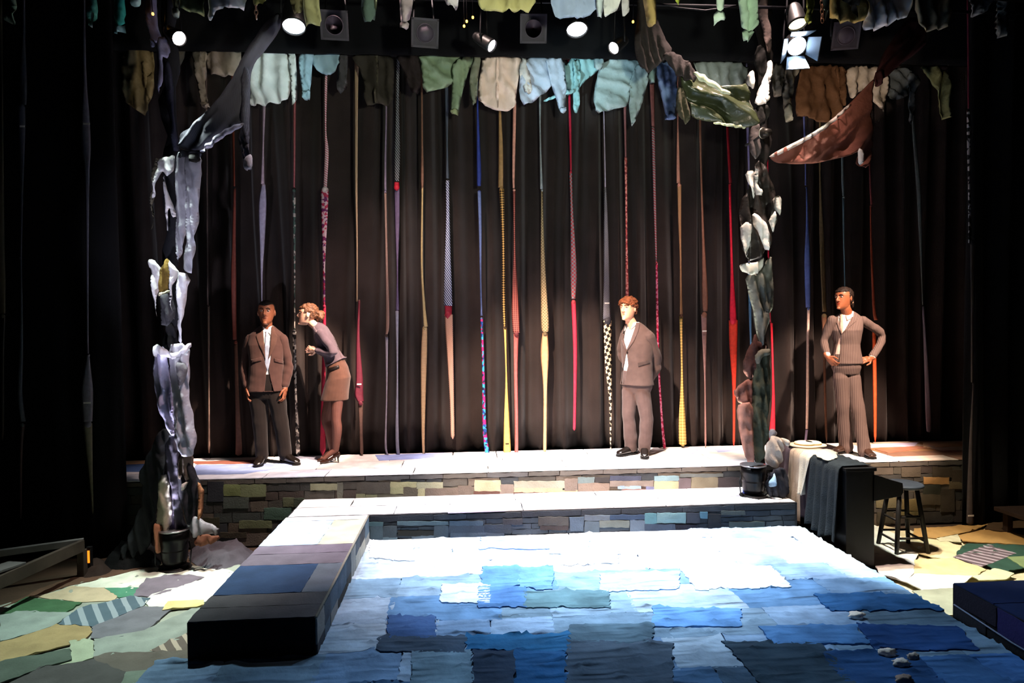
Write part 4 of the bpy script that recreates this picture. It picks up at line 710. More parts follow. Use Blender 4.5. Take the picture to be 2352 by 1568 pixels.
GK('maroon_sash', 'dark maroon sash knotted above the rust skirt and rising to the grid', 'sash', [('body', [(2006,182),(2012,160),(2034,118),(2064,66),(2098,30),(2130,60),(2130,96),(2110,120),(2062,152),(2028,184)], None, {'fold': (.04, .12, -40)}), ('knot', [(2008,168),(2024,158),(2032,176),(2022,198),(2010,196)])], 6.1, wool('#3c1c1c'), seed=69, wrap=0)
# small lamp clamped on the right column
p = AY(1757, 305, 6.1); t = thing('clip_lamp', 'small round clip lamp with a bright rim on the right column', 'lamp', p)
bm = bmesh.new(); lathe(bm, [(.0, .06), (.03, .06), (.042, .02), (.05, -.02), (.046, -.02), (.03, .03), (0, .04)], Matrix.Translation(p) @ Matrix.Rotation(math.radians(100), 4, 'X') @ Matrix.Rotation(.4, 4, 'Y')); bmobj('shade', bm, mat('#2c2a26', .4, 0, bump=0, metal=.6), t, smooth=True)
bm = bmesh.new(); lathe(bm, [(.047, -.02), (.052, -.02), (.052, -.028), (.047, -.028)], Matrix.Translation(p) @ Matrix.Rotation(math.radians(100), 4, 'X') @ Matrix.Rotation(.4, 4, 'Y')); bmobj('rim', bm, mat('#d8d8c8', .3, 0, bump=0, metal=.8), t, smooth=True)
tubeobj('bracket', [p+Vector((0, .06, 0)), p+Vector((-.02, .2, -.02)), p+Vector((-.03, .36, -.02))], .012, mat('#1a1a1a', .5, 0, bump=0), t)
# ================================================================== BUCKET UPLIGHTS
def bucket(px, pyb, z, h, r, label, seed):
    p = AZ(px, pyb, z); e = thing('bucket_light', label, 'lamp', p); M = Matrix.Translation(p)
    bm = bmesh.new(); lathe(bm, [(r*.78, .05), (r*.86, .09), (r*1.0, h*.75), (r*1.02, h*.78), (r*1.02, h), (r*.94, h), (r*.94, h*.5), (0, h*.48)], M, 28); bmobj('can', bm, mat('#070708', .3, .1, bump=.1), e, smooth=True)
    bm = bmesh.new(); lathe(bm, [(r*.9, h+.002), (r*1.05, h+.002), (r*1.05, h+.014), (r*.9, h+.014)], M, 28); bmobj('rim', bm, mat('#b0b0b4', .3, 0, bump=0, metal=.8), e, smooth=True)
    bm = bmesh.new(); lathe(bm, [(0, h*.80), (r*.6, h*.82), (r*.9, h*.9), (r*.9, h*.88), (0, h*.76)], M, 28); bmobj('lens', bm, mat('#ffffff', .2, 0, bump=0, emit=('#eef0ff', 6)), e, smooth=True)
    bm = bmesh.new(); lathe(bm, [(r*1.05, 0), (r*1.15, .01), (r*1.05, .02), (r*.3, .025), (r*.3, .05), (0, .05)], M, 28); bmobj('base_plate', bm, mat('#1c1a18', .4, .1, bump=.1), e, smooth=True)
    for s in (-1, 1): tubeobj('handle', [p+Vector((s*r*1.03, 0, h*.7)), p+Vector((s*r*1.28, -.03, h*.5)), p+Vector((s*r*1.22, -.04, h*.15)), p+Vector((s*r*.9, -.03, .02))], .006, mat('#2a2a2c', .35, 0, bump=0, metal=.5), e, 8)
    return p
pa = bucket(402, 1306, 0, .36, .125, 'black bucket uplight standing on the floor at the left column', 1)
pb = bucket(1730, 1140, ZT, .31, .12, 'black bucket uplight standing on the step at the right column', 2)
def uplight(name, p, h, aim, power, col, ang): spot(name, p+Vector((0, 0, h)), aim, power, col, ang, .5, .09)
uplight('bucket_glow', pa, .38, AY(420, 500, 6.12), 700, (.86, .84, 1), 36)
uplight('bucket_glow', pb, .33, AY(1745, 420, 6.1), 650, (.98, 1, .88), 40)
# small colourful drink cans beside the buckets
def can(px, py, z, c1, c2, label):
    p = AZ(px, py, z); e = thing('drink_can', label, 'can', p); M = Matrix.Translation(p)
    bm = bmesh.new(); lathe(bm, [(.022, 0), (.03, .008), (.03, .06), (.03, .06)], M, 16); bmobj('lower_half', bm, mat(c1, .4, 0, bump=0), e, smooth=True)
    bm = bmesh.new(); lathe(bm, [(.03, .06), (.03, .105), (.024, .115), (.024, .112), (0, .112)], M, 16); bmobj('upper_half', bm, mat(c2, .4, 0, bump=0), e, smooth=True)
can(1720, 1134, ZT, '#e8e4e4', '#d02c30', 'small red and white can in front of the right bucket')
can(1713, 1137, ZT, '#2c3c8c', '#e4e4ea', 'small blue and white can in front of the right bucket')
can(418, 1296, 0, '#d02c40', '#e0d0d0', 'small red can in front of the left bucket')
can(409, 1298, 0, '#3a50b4', '#c8d0e0', 'small blue can in front of the left bucket')
# cords on the floor by the right bucket
for i, (pts, c, l) in enumerate(([[(1742,1130),(1770,1138),(1800,1142),(1818,1128),(1822,1108)], '#c8c8c4', 'pale cord looping beside the right bucket'], [[(1745,1136),(1775,1146),(1795,1150)], '#d8dce0', 'short white cord on the step by the right bucket'])):
    tag(tubeobj('cord', [AZ(a, b, ZT)+Vector((0, 0, .015)) for a, b in pts], .01, mat(c, .6, 0, bump=0), seg=8), l, 'cord')
# ================================================================== STAGE LAMPS
BLKM = mat('#101012', .45, .1, bump=.08, spec=.4); DARKM = mat('#1a1a1e', .5, 0, bump=0, metal=.4)
ZP = AY(1176, -34, 6.0).z
for yy, zz, l in ((6.0, ZP, 'black lighting pipe carrying the bright lamps'), (6.12, AY(1560, 12, 6.12).z, 'thin black pipe with cables across the top of the view')):
    tag(tubeobj('lighting_pipe', [(-4.6, yy, zz), (6.2, yy, zz)], .024 if yy == 6.0 else .014, DARKM), l, 'pipe')
tag(tubeobj('cable', [AY(1500, 6, 6.05), AY(1560, 18, 6.05), AY(1620, 24, 6.05), AY(1690, 14, 6.05), AY(1740, 2, 6.05)], .008, DARKM, seg=6), 'black cable sagging along the lighting pipe', 'cable')
def frame_from(p, d):
    q = Vector(d).normalized().to_track_quat('Z', 'Y'); return Matrix.Translation(p) @ q.to_matrix().to_4x4()
def parlamp(p, aim, r, L, label, glow=None, square=None, doors=False, name='stage_lamp'):
    d = (Vector(aim)-p).normalized(); M = frame_from(p, d); e = thing(name, label, 'lamp', p, 'lamps on the lighting pipes')
    bm = bmesh.new(); lathe(bm, [(r*.55, -L), (r*.75, -L+.02), (r*.95, -L*.55), (r*1.04, -.03), (r*1.08, -.01), (r*1.08, .012), (r*.98, .012), (r*.98, -.012), (0, -.014)], M, 28); bmobj('can', bm, BLKM, e, smooth=True)
    bm = bmesh.new(); lathe(bm, [(0, .008), (r*.5, .004), (r*.97, -.008), (r*.97, -.011), (0, -.012)], M, 28)
    bmobj('lens', bm, mat('#ffffff', .2, 0, bump=0, emit=glow) if glow else mat('#4c4650', .25, .2, 30, .1, 40, .6), e, smooth=True)
    if square:
        h = square; bm = bmesh.new(); box(bm, -h, h, -h, h, .013, .019)
        for v in bm.verts: v.co = M @ v.co
        bmobj('gel_sheet', bm, mat('#2e2a31', .6, .15, 20, bump=.05), e)
        bm = bmesh.new(); lathe(bm, [(r*.86, .0195), (r*.95, .0195), (r*.95, .025), (r*.86, .025), (r*.86, .0195)], M, 28); bmobj('lens_ring', bm, mat('#3c353f', .5, 0, bump=0), e, smooth=True)
        bm = bmesh.new()
        for q in ((-h-.004, h+.004, h-.014, h+.004), (-h-.004, h+.004, -h-.004, -h+.014), (-h-.004, -h+.014, -h, h), (h-.014, h+.004, -h, h)): box(bm, q[0], q[1], q[2], q[3], .012, .023)
        for v in bm.verts: v.co = M @ v.co
        bmobj('gel_frame', bm, mat('#3a363e', .6, .1, bump=.05), e)
    if doors:
        for a in range(4):
            bm = bmesh.new(); vs = [bm.verts.new(M @ (Matrix.Rotation(a*math.pi/2, 4, 'Z') @ Vector(v))) for v in ((-r*.9, r, .012), (r*.9, r, .012), (r*1.25, r*1.9, .16), (-r*1.25, r*1.9, .16), (-r*.9, r+.006, .012), (r*.9, r+.006, .012), (r*1.25, r*1.9+.006, .16), (-r*1.25, r*1.9+.006, .16))]
            for q in ((0, 1, 2, 3), (7, 6, 5, 4), (0, 4, 5, 1), (1, 5, 6, 2), (2, 6, 7, 3), (3, 7, 4, 0)): bm.faces.new([vs[i] for i in q])
            bmobj('barn_door', bm, mat('#3a4654', .4, .1, bump=.05, metal=.5), e)
    c = p-d*L*.45; side = d.cross(Vector((0, 0, 1))).normalized()*r*1.12; top = c+Vector((0, 0, max(.12, min(ZP-c.z, .32))))
    tubeobj('yoke', [c-side, c-side+Vector((0, 0, .08)), top-side*.8, top+side*.8, c+side+Vector((0, 0, .08)), c+side], .009, DARKM, e, 8)
    if ZP-top.z > .03 or abs(top.y-6.0) > .05: tubeobj('hanger', [top, Vector((top.x, 6.0, max(ZP, top.z+.02)))], .011, DARKM, e, 8)
    pc = Vector((top.x, 6.0, max(ZP, top.z))); boxobj('clamp', (pc.x-.022, pc.x+.022, 5.96, 6.04, pc.z-.03, pc.z+.035), DARKM, e)
    return e
parlamp(LA, (LA.x+.25, 4.75, 1.6), .098, .3, 'large lit cool white lamp above the cyan shirt at the upper left', ('#e8f6ff', 60))
parlamp(LB, (LB.x, 4.7, 1.6), .094, .3, 'large lit cool white lamp at the upper centre', ('#e8f6ff', 60))
parlamp(LC, (LC.x+2.4, 4.2, 2.8), .062, .22, 'small lit pinkish lamp beside the left clothes column', ('#fff0ec', 30))
parlamp(LF, (LF.x+2.6, 4.6, 2.6), .058, .22, 'small lit violet rimmed lamp tilted right of the amber glints', ('#fff0fa', 30))
parlamp(LG, (LG.x-2.4, 4.3, 2.6), .056, .22, 'small lit pink lamp tilted left beside the black knit shirt', ('#fff0f0', 30))
parlamp(LE, (LE.x+.2, 4.2, .6), .075, .2, 'small amber lit lamp above the blue lamp with barn doors', ('#ffe9a8', 30))
parlamp(LD, (LD.x*.7, 1.6, 1.6), .085, .24, 'blue white lit lamp with open barn doors near the right column', ('#d8ecff', 40), doors=True)
for px, py, y, l in ((768, 58, 6.0, 'unlit lamp with a square gel frame right of the left bright lamp'), (976, 76, 6.0, 'unlit tilted lamp with a square gel frame left of centre'), (1225, 66, 6.0, 'unlit lamp with a square gel frame left of the central bright lamp'), (1942, 82, 6.0, 'unlit lamp with a pink tinted lens at the upper right')):
    p = AY(px, py, y); parlamp(p, (p.x*.7+(.6 if px == 976 else 0), 1.0, 2.6), .085, .26, l, square=.118)
# amber glints: tiny pilot lamps
for px, py, lb in ((1066, 60, 'lowest of three amber bulbs glinting left of the tilted violet lamp'), (1072, 49, 'middle of three amber bulbs glinting left of the tilted violet lamp'), (1086, 40, 'topmost of three amber bulbs glinting left of the tilted violet lamp'), (351, 32, 'tiny amber bulb beside the lilac shirt on the left column'), (1454, 50, 'tiny amber bulb beside the black knit shirt')):
    p = AY(px, py, 6.05); e = thing('pilot_bulb', lb, 'bulb', p, 'amber bulbs in the rig'); bm = bmesh.new(); lathe(bm, [(0, -.014), (.008, -.01), (.011, 0), (.008, .01), (0, .014)], Matrix.Translation(p), 10)
    bmobj('bulb', bm, mat('#ffb040', .4, 0, bump=0, emit=('#ffb040', 8)), e, smooth=True); tubeobj('wire', [p+Vector((0, 0, .01)), Vector((p.x, 6.03, (p.z+ZP)/2)), Vector((p.x, 6.0, ZP))], .004, DARKM, e, 6)
# chains
for px, y0, y1, n, l in ((586, -30, 44, 7, 'short rusty chain hanging left of the left bright lamp'), (1886, -30, 52, 8, 'short rusty chain hanging right of the amber lamp')):
    a, b = AY(px, y0, 5.2), AY(px+3, y1, 5.2); e = thing('chain', l, 'chain', b)
    for i in range(n):
        c = a.lerp(b, (i+.5)/n); h = (a-b).length/n*.62; bm = bmesh.new(); ax = Vector((1, 0, 0)) if i % 2 else Vector((0, 1, 0))
        tube(bm, [c+Vector((0, 0, h))*math.cos(t)+ax*.012*math.sin(t) for t in np.linspace(0, 2*math.pi, 13)], .004, 6, False); bmobj('chain_link', bm, mat('#8c6450', .5, .2, bump=.1, metal=.5), e, smooth=True)
# ================================================================== PIANO AND ITS DRAPES
PX0, PX1, PY0, PY1, PZ = 3.3, 3.56, 5.47, 6.6, .92
pm = mat('#0d0d0f', .5, .15, 8, .1, 30, .3)
pn = thing('piano', 'black upright piano seen from its end beside the denim deck', 'piano', (3.45, 6.0, 0))
boxobj('case', (PX0, PX1, PY0, PY1, 0, PZ-.03), pm, pn); boxobj('lid', (PX0-.012, PX1+.015, PY0-.012, PY1+.01, PZ-.03, PZ), pm, pn)
for ya in (PY0, PY1-.05):
    bm = bmesh.new(); prof = [(PX1-.02, .86), (PX1+.06, .84), (PX1+.14, .81), (PX1+.26, .775), (PX1+.268, .70), (PX1+.25, .66), (PX1-.02, .62)]
    a = [bm.verts.new((x, ya, z)) for x, z in prof]; b = [bm.verts.new((x, ya+.05, z)) for x, z in prof]
    bm.faces.new(a); bm.faces.new(b[::-1])
    for i in range(len(prof)): bm.faces.new((a[i], b[i], b[(i+1) % len(prof)], a[(i+1) % len(prof)]))
    bmobj('cheek', bm, pm, pn, bev=.004)
boxobj('key_bed', (PX1-.01, PX1+.26, PY0+.05, PY1-.05, .64, .70), pm, pn); boxobj('fall_board', (PX1-.005, PX1+.02, PY0+.05, PY1-.05, .72, .84), pm, pn)
km = mat('#d8d4c8', .4, 0, bump=0); bkm = mat('#0a0a0a', .4, 0, bump=0)
nk = 36; kw = (PY1-PY0-.12)/nk
for i in range(nk):
    y = PY0+.06+i*kw; boxobj('white_key', (PX1+.09, PX1+.235, y+.0008, y+kw-.0008, .70, .722), km, pn, bev=0)
    if i % 7 not in (2, 6): boxobj('black_key', (PX1+.03, PX1+.15, y+kw-.006, y+kw+.006, .70, .734), bkm, pn, bev=0)
for ya in (PY1-.07,): boxobj('leg', (PX1+.19, PX1+.235, ya, ya+.045, 0, .64), pm, pn)
GP = 'cloths thrown over the piano'
def drape(name, label, cat, y0, y1, xt, zend, m, folds=4, amp=.03, seed=0, flare=.0, zvar=0.0, lift=.008, shift=0.0):
    """a cloth lying over the lid and hanging down the piano's back, in folds"""
    ny, path = 46, []
    for i in range(8): path.append((PX1+.01-(PX1+.01-PX0+.01)*(1-xt+xt*i/7) if False else xt+(PX0-.02-xt)*i/7, PZ+lift, 0))
    path.append((PX0-.032-lift, PZ-.012, .05)); n = 22
    V, F = [], []
    for layer in (0, 1):
        for j in range(ny+1):
            v = j/ny; ze = zend+zvar*noise.noise(Vector((v*3, seed, 0)))+flare*0
            col_ = [(x, z, k) for x, z, k in path]+[(PX0-.034-lift, PZ-.03-(PZ-.03-ze)*i/n, .1+.9*i/n) for i in range(1, n+1)]
            for x, z, k in col_:
                ph = v*folds*2*math.pi+seed+1.2*noise.noise(Vector((v*3, z*1.2, seed)))
                f = amp*k*(1+math.sin(ph))+.008*noise.noise(Vector((v*9, x*8+z*5, seed)))*(1 if k > 0 else .8)
                top = .004*(1+math.sin(ph+x*9))*(1 if k == 0 else 0)
                yy = y0+(y1-y0)*v+shift*k*(1 if z < PZ-.02 else 0)+flare*(v-.5)*k
                V.append((x-f-(.006 if layer == 0 and k > 0 else 0), yy, z+top+(.006 if layer == 0 and k == 0 else 0)))
    m1 = len(col_); N = (ny+1)*m1
    for j in range(ny):
        for i in range(m1-1):
            a = j*m1+i; F.append((a, a+m1, a+m1+1, a+1)); F.append((N+a+1, N+a+m1+1, N+a+m1, N+a))
    for j in range(ny):
        for i in (0, m1-1): a = j*m1+i; F.append((a, N+a, N+a+m1, a+m1) if i == 0 else (a+m1, N+a+m1, N+a, a))
    for i in range(m1-1):
        for j in (0, ny): a = j*m1+i; F.append((a+1, N+a+1, N+a, a) if j == 0 else (a, N+a, N+a+1, a+1))
    return tag(mesh(name, V, F, m), label, cat, GP)
drape('throw_blanket', 'dark teal grey knitted throw over the near half of the piano', 'blanket', 5.50, 5.98, 3.545, .27, mat('#23292d', .95, .2, 9, .6, 90), 4.5, .034, 1, .05, .06)
drape('scarf', 'long beige scarf hanging down the back of the piano nearly to the floor', 'scarf', 6.16, 6.36, 3.5, .22, mat('#c4b09c', .95, .12, 8, .5, 90), 1.5, .03, 4, .0, .03, .012)
drape('scarf', 'short cream scarf with a pointed end on the piano beside the teal throw', 'scarf', 5.97, 6.15, 3.52, .54, mat('#cbc2b0', .95, .12, 8, .5, 90), 1.2, .028, 7, -.12, .02, .02)
drape('jacket', 'mauve grey jacket hanging over the far end of the piano', 'jacket', 6.36, 6.58, 3.5, .45, wool('#5c5058'), 2, .035, 9, .0, .08, .004)
drape('trousers', 'plum trousers hanging low on the piano back between scarf and throw', 'trousers', 5.98, 6.2, 3.4, .30, wool('#3c3036'), 2, .012, 11, 0, .03, .0)
# cream knit bundle at the far end of the piano
garment('knit_shawl', 'pale knitted shawl bunched at the far end of the piano', 'shawl', [('body', [(1772,1000),(1792,1004),(1804,1018),(1802,1040),(1796,1066),(1780,1076),(1764,1066),(1760,1046),(1764,1020)], None, {'fold': (.03, .09, 25)}), ('fringe', [(1796,1004),(1816,1012),(1822,1022),(1806,1026),(1798,1018)])], 6.3, mat('#cbbfb2', .95, .15, 8, .7, 50), GP, th=.03, res=.016, seed=71, wr=.02, wrap=.06)
garment('grey_sock', 'small grey sock on top of the pale knitted shawl', 'sock', [('foot', [(1768,986),(1778,984),(1786,994),(1780,1004),(1770,1012),(1765,1000)])], 6.36, mat('#8c8c92', .95, .15, 8, .5, 70), GP, th=.03, res=.016, seed=72, wr=.02)
garment('blue_jeans_leg', 'dark trousers with a pale blue stripe crumpled behind the right bucket', 'trousers', [('leg', [(1772,1080),(1800,1070),(1818,1100),(1812,1140),(1790,1146),(1764,1140),(1760,1100)], wool('#26262c')), ('stripe', [(1774,1088),(1784,1086),(1778,1112),(1770,1124),(1768,1106)], wool('#8aa4b8'))], 6.18, None, GP, th=.02, res=.018, seed=77, wr=.03, fold=(.03, .07, 10))
# two white hats on the piano lid and a bow
for px, py, rr, l in ((1848, 1023, .15, 'flat cream hat lying on the piano lid, left of two'), (1889, 1022, .13, 'flat cream hat lying on the piano lid, right of two')):
    p = AZ(px, py, PZ+.03); p.x = min(p.x, 3.5); e = thing('straw_hat', l, 'hat', (p.x, p.y, PZ+.03)); M = Matrix.Translation((p.x, p.y, PZ+.03))
    bm = bmesh.new(); lathe(bm, [(0, .0), (rr, .0), (rr*1.02, .006), (rr, .012), (rr*.62, .014)], M, 28); bmobj('brim', bm, mat('#e8dcc0', .8, .1, bump=.3), e, smooth=True)
    bm = bmesh.new(); lathe(bm, [(rr*.66, .012), (rr*.64, .035), (rr*.5, .042), (0, .042)], M, 28); bmobj('crown', bm, mat('#efe6d2', .8, .1, bump=.3), e, smooth=True)
    bm = bmesh.new(); lathe(bm, [(rr*.67, .012), (rr*.67, .022), (rr*.63, .022)], M, 28); bmobj('hat_band', bm, mat('#a8843c', .8, .1, bump=.1), e, smooth=True)
heap('cream_shawl', 'cream shawl crumpled on the piano lid behind the teal throw', 'shawl', [(1872,1040),(1900,1030),(1920,1038),(1926,1050),(1905,1060),(1880,1052)], PZ+.02, .06, mat('#b8b4a8', .95, .1, 8, .5, 80), GP, 81)
# ================================================================== STOOL
sc = Vector((4.12, 5.9, 0)); wdm = mat('#1c1917', .55, .25, 12, .15, 40, .3)
st = thing('bar_stool', 'dark wooden bar stool with round seat beside the piano', 'stool', sc)
bm = bmesh.new(); lathe(bm, [(0, .635), (.165, .635), (.176, .645), (.176, .66), (.165, .668), (.08, .664), (0, .662)], Matrix.Translation(sc), 32); bmobj('seat', bm, mat('#3a4048', .5, .2, 12, .1, 30, .3), st, smooth=True)
feet = []
for a in (20, 110, 200, 290):
    a = math.radians(a+22); d = Vector((math.cos(a), math.sin(a), 0)); top = sc+d*.115+Vector((0, 0, .638)); bot = sc+d*.215; feet.append((top, bot))
    bm = bmesh.new(); tube(bm, [top, top.lerp(bot, .5), bot], [.019, .022, .018], 8); bmobj('leg', bm, wdm, st, smooth=True)
for i in range(4):
    for t in (.42, .72):
        t2 = t+(.05 if i % 2 else 0); a = feet[i][0].lerp(feet[i][1], t2); b = feet[(i+1) % 4][0].lerp(feet[(i+1) % 4][1], t2); tubeobj('rung', [a, b], .011, wdm, st, 8)
# ================================================================== OTHER BLOCKS
rb = thing('bench_platform', 'dark blue topped bench block at the right front beside the denim deck', 'platform', (3.6, 3.2, 0))
boxobj('platform_body', (3.2, 3.94, 2.4, 4.08, 0, .455), mat('#131318', .9), rb, bev=0)
for i, (a, b, c) in enumerate(((3.75, 4.075, '#1a2a54'), (3.45, 3.745, '#1c2c56'), (3.2, 3.445, '#30333e'), (2.42, 3.195, '#24262e'))):
    patch('top_patch', [(3.203, a), (3.937, a), (3.937, b), (3.203, b)], zplace(.455), fcol(c), rb, .007, .004, .06, .003, i)
for i, (a, b, z0, z1, c) in enumerate(((3.72, 4.07, .33, .45, '#25222e'), (3.3, 3.71, .3, .45, '#2c2a5c'), (2.5, 3.29, .3, .45, '#1c1c26'), (3.8, 4.07, .24, .32, '#2a2a30'), (3.4, 3.79, .24, .29, '#1e1e22'), (2.8, 3.39, .24, .29, '#2c2c30'))):
    patch('side_patch', [(a, z0), (b, z0), (b, z1), (a, z1)], lambda u, v, h: (3.2-h, u, v), fcol(c), rb, .006, .004, .06, .004, i)
tubeobj('edge_cord', [(3.193, 4.06, .325), (3.19, 3.6, .295), (3.192, 3.0, .292)], .005, fcol('#7c88a0'), rb, 6)
rr_ = thing('low_bench', 'dark wooden low bench at the right edge by the curtain', 'bench', (5.9, 6.05, 0)); wb = wood('#2c201a')
boxobj('seat', (5.36, 7.2, 5.9, 6.28, .26, .30), wb, rr_); boxobj('apron', (5.4, 7.16, 5.93, 5.96, .17, .26), wb, rr_)
for x in (5.44, 7.0):
    for y in (5.94, 6.2): boxobj('leg', (x, x+.06, y, y+.06, 0, .26), wb, rr_)
boxobj('marker_tape', (5.44, 5.5, 5.936, 5.939, .02, .1), mat('#e07028', .6, 0, bump=0, emit=('#e07028', .35)), rr_, bev=0)
lr = thing('wooden_ramp', 'grey wooden ramp frame leaning at the far left edge', 'ramp', (-4.2, 5.8, 0)); wr_ = wood('#5a5858'); wr2 = wood('#3f3630')
def beam(name, a, b, w_, h_, m, par):
    a, b = Vector(a), Vector(b); d = (b-a).normalized(); s = d.cross(Vector((0, 0, 1))).normalized(); u = s.cross(d); bm = bmesh.new(); vs = []
    for p in (a, b):
        for i, j in ((-1, -1), (1, -1), (1, 1), (-1, 1)): vs.append(bm.verts.new(p+s*i*w_/2+u*j*h_/2))
    for q in ((3, 2, 1, 0), (4, 5, 6, 7), (0, 1, 5, 4), (1, 2, 6, 5), (2, 3, 7, 6), (3, 0, 4, 7)): bm.faces.new([vs[i] for i in q])
    return bmobj(name, bm, m, par, bev=.003)
beam('rail', AY(-60, 1278, 5.75), AY(192, 1243, 6.05), .05, .055, wr_, lr)
beam('stringer', AY(-60, 1362, 5.0), AY(190, 1252, 6.0), .04, .1, wr2, lr)
a_, b_ = AY(-60, 1330, 5.0), AY(186, 1240, 6.0)
beam('tread', AY(-60, 1325, 5.1), AY(40, 1292, 5.45), .16, .02, wr_, lr)
q_ = AY(188, 1262, 6.03); boxobj('leg', (q_.x-.03, q_.x+.03, q_.y-.03, q_.y+.03, 0, q_.z), wr2, lr)
q_ = AY(-50, 1320, 5.4); boxobj('leg', (q_.x-.03, q_.x+.03, q_.y-.03, q_.y+.03, 0, q_.z), wr2, lr)
q_ = AY(203, 1292, 6.1); e = thing('marker_post', 'short black marker post with a glowing orange strip near the left ramp', 'marker', (q_.x, q_.y, 0))
boxobj('post', (q_.x-.02, q_.x+.02, q_.y-.0, q_.y+.04, 0, q_.z+.14), BLKM, e); boxobj('orange_strip', (q_.x-.013, q_.x+.013, q_.y-.006, q_.y-.001, q_.z, q_.z+.11), mat('#ff8020', .5, 0, bump=0, emit=('#ff8a20', 1.6)), e, bev=0)
# crumpled papers on the denim
for i, (px, py, sx, l) in enumerate(((1968, 1413, .05, 'single white crumpled tissue on the dark blue patch'), (2038, 1498, .05, 'flattened pale crumpled tissue, leftmost of the four at the lower right'), (2098, 1508, .035, 'small grey tissue ball, rightmost of the four at the lower right'), (2070, 1522, .045, 'pale crumpled tissue in the middle of the four at the lower right'), (2076, 1560, .045, 'brownish crumpled tissue at the bottom edge on the denim'))):
    p = AZ(px, py, ZR+.03); bm = bmesh.new(); bmesh.ops.create_icosphere(bm, subdivisions=3, radius=1)
    for v in bm.verts:
        n = v.co.normalized(); k = 1+.45*noise.noise(n*2.2+Vector((i*3, 1, 0)))+.18*noise.noise(n*6); v.co = Vector((p.x, p.y, ZR+.032))+Vector((n.x*sx*k, n.y*sx*.6*k, max(-.02, n.z*.022*k)))
    tag(bmobj('tissue', bm, mat(['#ece6de', '#dcd4cc', '#a8a09a', '#d8d2cc', '#8c7c74'][i], .9, .15, 20, .4, 60), smooth=True), l, 'tissue', 'crumpled tissues on the denim deck')
# ================================================================== PEOPLE
from mathutils.bvhtree import BVHTree
ZF = ZS+.008
def cap(bm, pts, rad, seg=14):
    """limb: tapering tube with rounded ends"""
    pts = [Vector(p) for p in pts]; t0 = (pts[0]-pts[1]).normalized(); t1 = (pts[-1]-pts[-2]).normalized(); r0, r1 = rad[0], rad[-1]
    P = [pts[0]+t0*r0*.95, pts[0]+t0*r0*.6]+pts+[pts[-1]+t1*r1*.6, pts[-1]+t1*r1*.95]
    tube(bm, P, [r0*.25, r0*.78]+list(rad)+[r1*.78, r1*.25], seg)
def bend(pts, rad, n=5):
    """smooth limb through joints"""
    q = cat_rom([(*p, r) for p, r in zip([tuple(p) for p in pts], rad)], n); return [Vector(a[:3]) for a in q], [float(a[3]) for a in q]
def ell(bm, M, rx, ry, rz, sub=3):
    r = bmesh.ops.create_icosphere(bm, subdivisions=sub, radius=1)
    for v in r['verts']: v.co = M @ Vector((v.co.x*rx, v.co.y*ry, v.co.z*rz))
def rings(bm, rs, seg=28, p=2.3):
    """loft; each ring (centre, width axis, front axis, half width, front depth, back depth)"""
    L = []
    for c, e1, e2, rx, rf, rb in rs:
        row = []
        for k in range(seg):
            a = 2*math.pi*k/seg; ca, sa = math.cos(a), math.sin(a)
            x = math.copysign(abs(ca)**(2/p), ca)*rx; y = math.copysign(abs(sa)**(2/p), sa); y *= rf if y > 0 else rb
            row.append(bm.verts.new(Vector(c)+e1*x+e2*y))
        L.append(row)
    for a, b in zip(L, L[1:]):
        for k in range(seg): bm.faces.new((a[k], a[(k+1) % seg], b[(k+1) % seg], b[k]))
    bm.faces.new(L[0][::-1]); bm.faces.new(L[-1])
def remesh(bm, vox, sm=2):
    bmesh.ops.recalc_face_normals(bm, faces=bm.faces)
    me = bpy.data.meshes.new('tmp'); bm.to_mesh(me); bm.free(); o = bpy.data.objects.new('tmp', me); COL.objects.link(o)
    m = o.modifiers.new('r', 'REMESH'); m.mode = 'VOXEL'; m.voxel_size = vox
    if sm: s = o.modifiers.new('s', 'SMOOTH'); s.iterations = sm; s.factor = .5
    dg = bpy.context.evaluated_depsgraph_get(); r = bpy.data.meshes.new_from_object(o.evaluated_get(dg))
    bpy.data.objects.remove(o); bpy.data.meshes.remove(me); return r
def finish(name, me, m, parent=None):
    me.name = name; me.materials.clear(); me.materials.append(m); me.polygons.foreach_set('use_smooth', [True]*len(me.polygons)); me.update()
    return link(bpy.data.objects.new(name, me), parent)
def wrinkle(me, amp, sc=(9, 9, 22), extra=None, seed=0):
    n = len(me.vertices); co = np.empty(n*3); me.vertices.foreach_get('co', co); co = co.reshape(-1, 3); nr = np.empty(n*3); me.vertices.foreach_get('normal', nr); nr = nr.reshape(-1, 3)
    d = np.array([noise.noise(Vector((a*sc[0]+seed, b*sc[1], c*sc[2])))+.5*noise.noise(Vector((a*sc[0]*2.1, b*sc[1]*2.1+seed, c*sc[2]*1.7))) for a, b, c in co])
    k = np.full(n, amp)
    if extra:
        for (p, r, a) in extra: k += a*np.exp(-((co-np.array(p))**2).sum(1)/(r*r))
    co += nr*(d*k)[:, None]; me.vertices.foreach_set('co', co.ravel()); me.update()
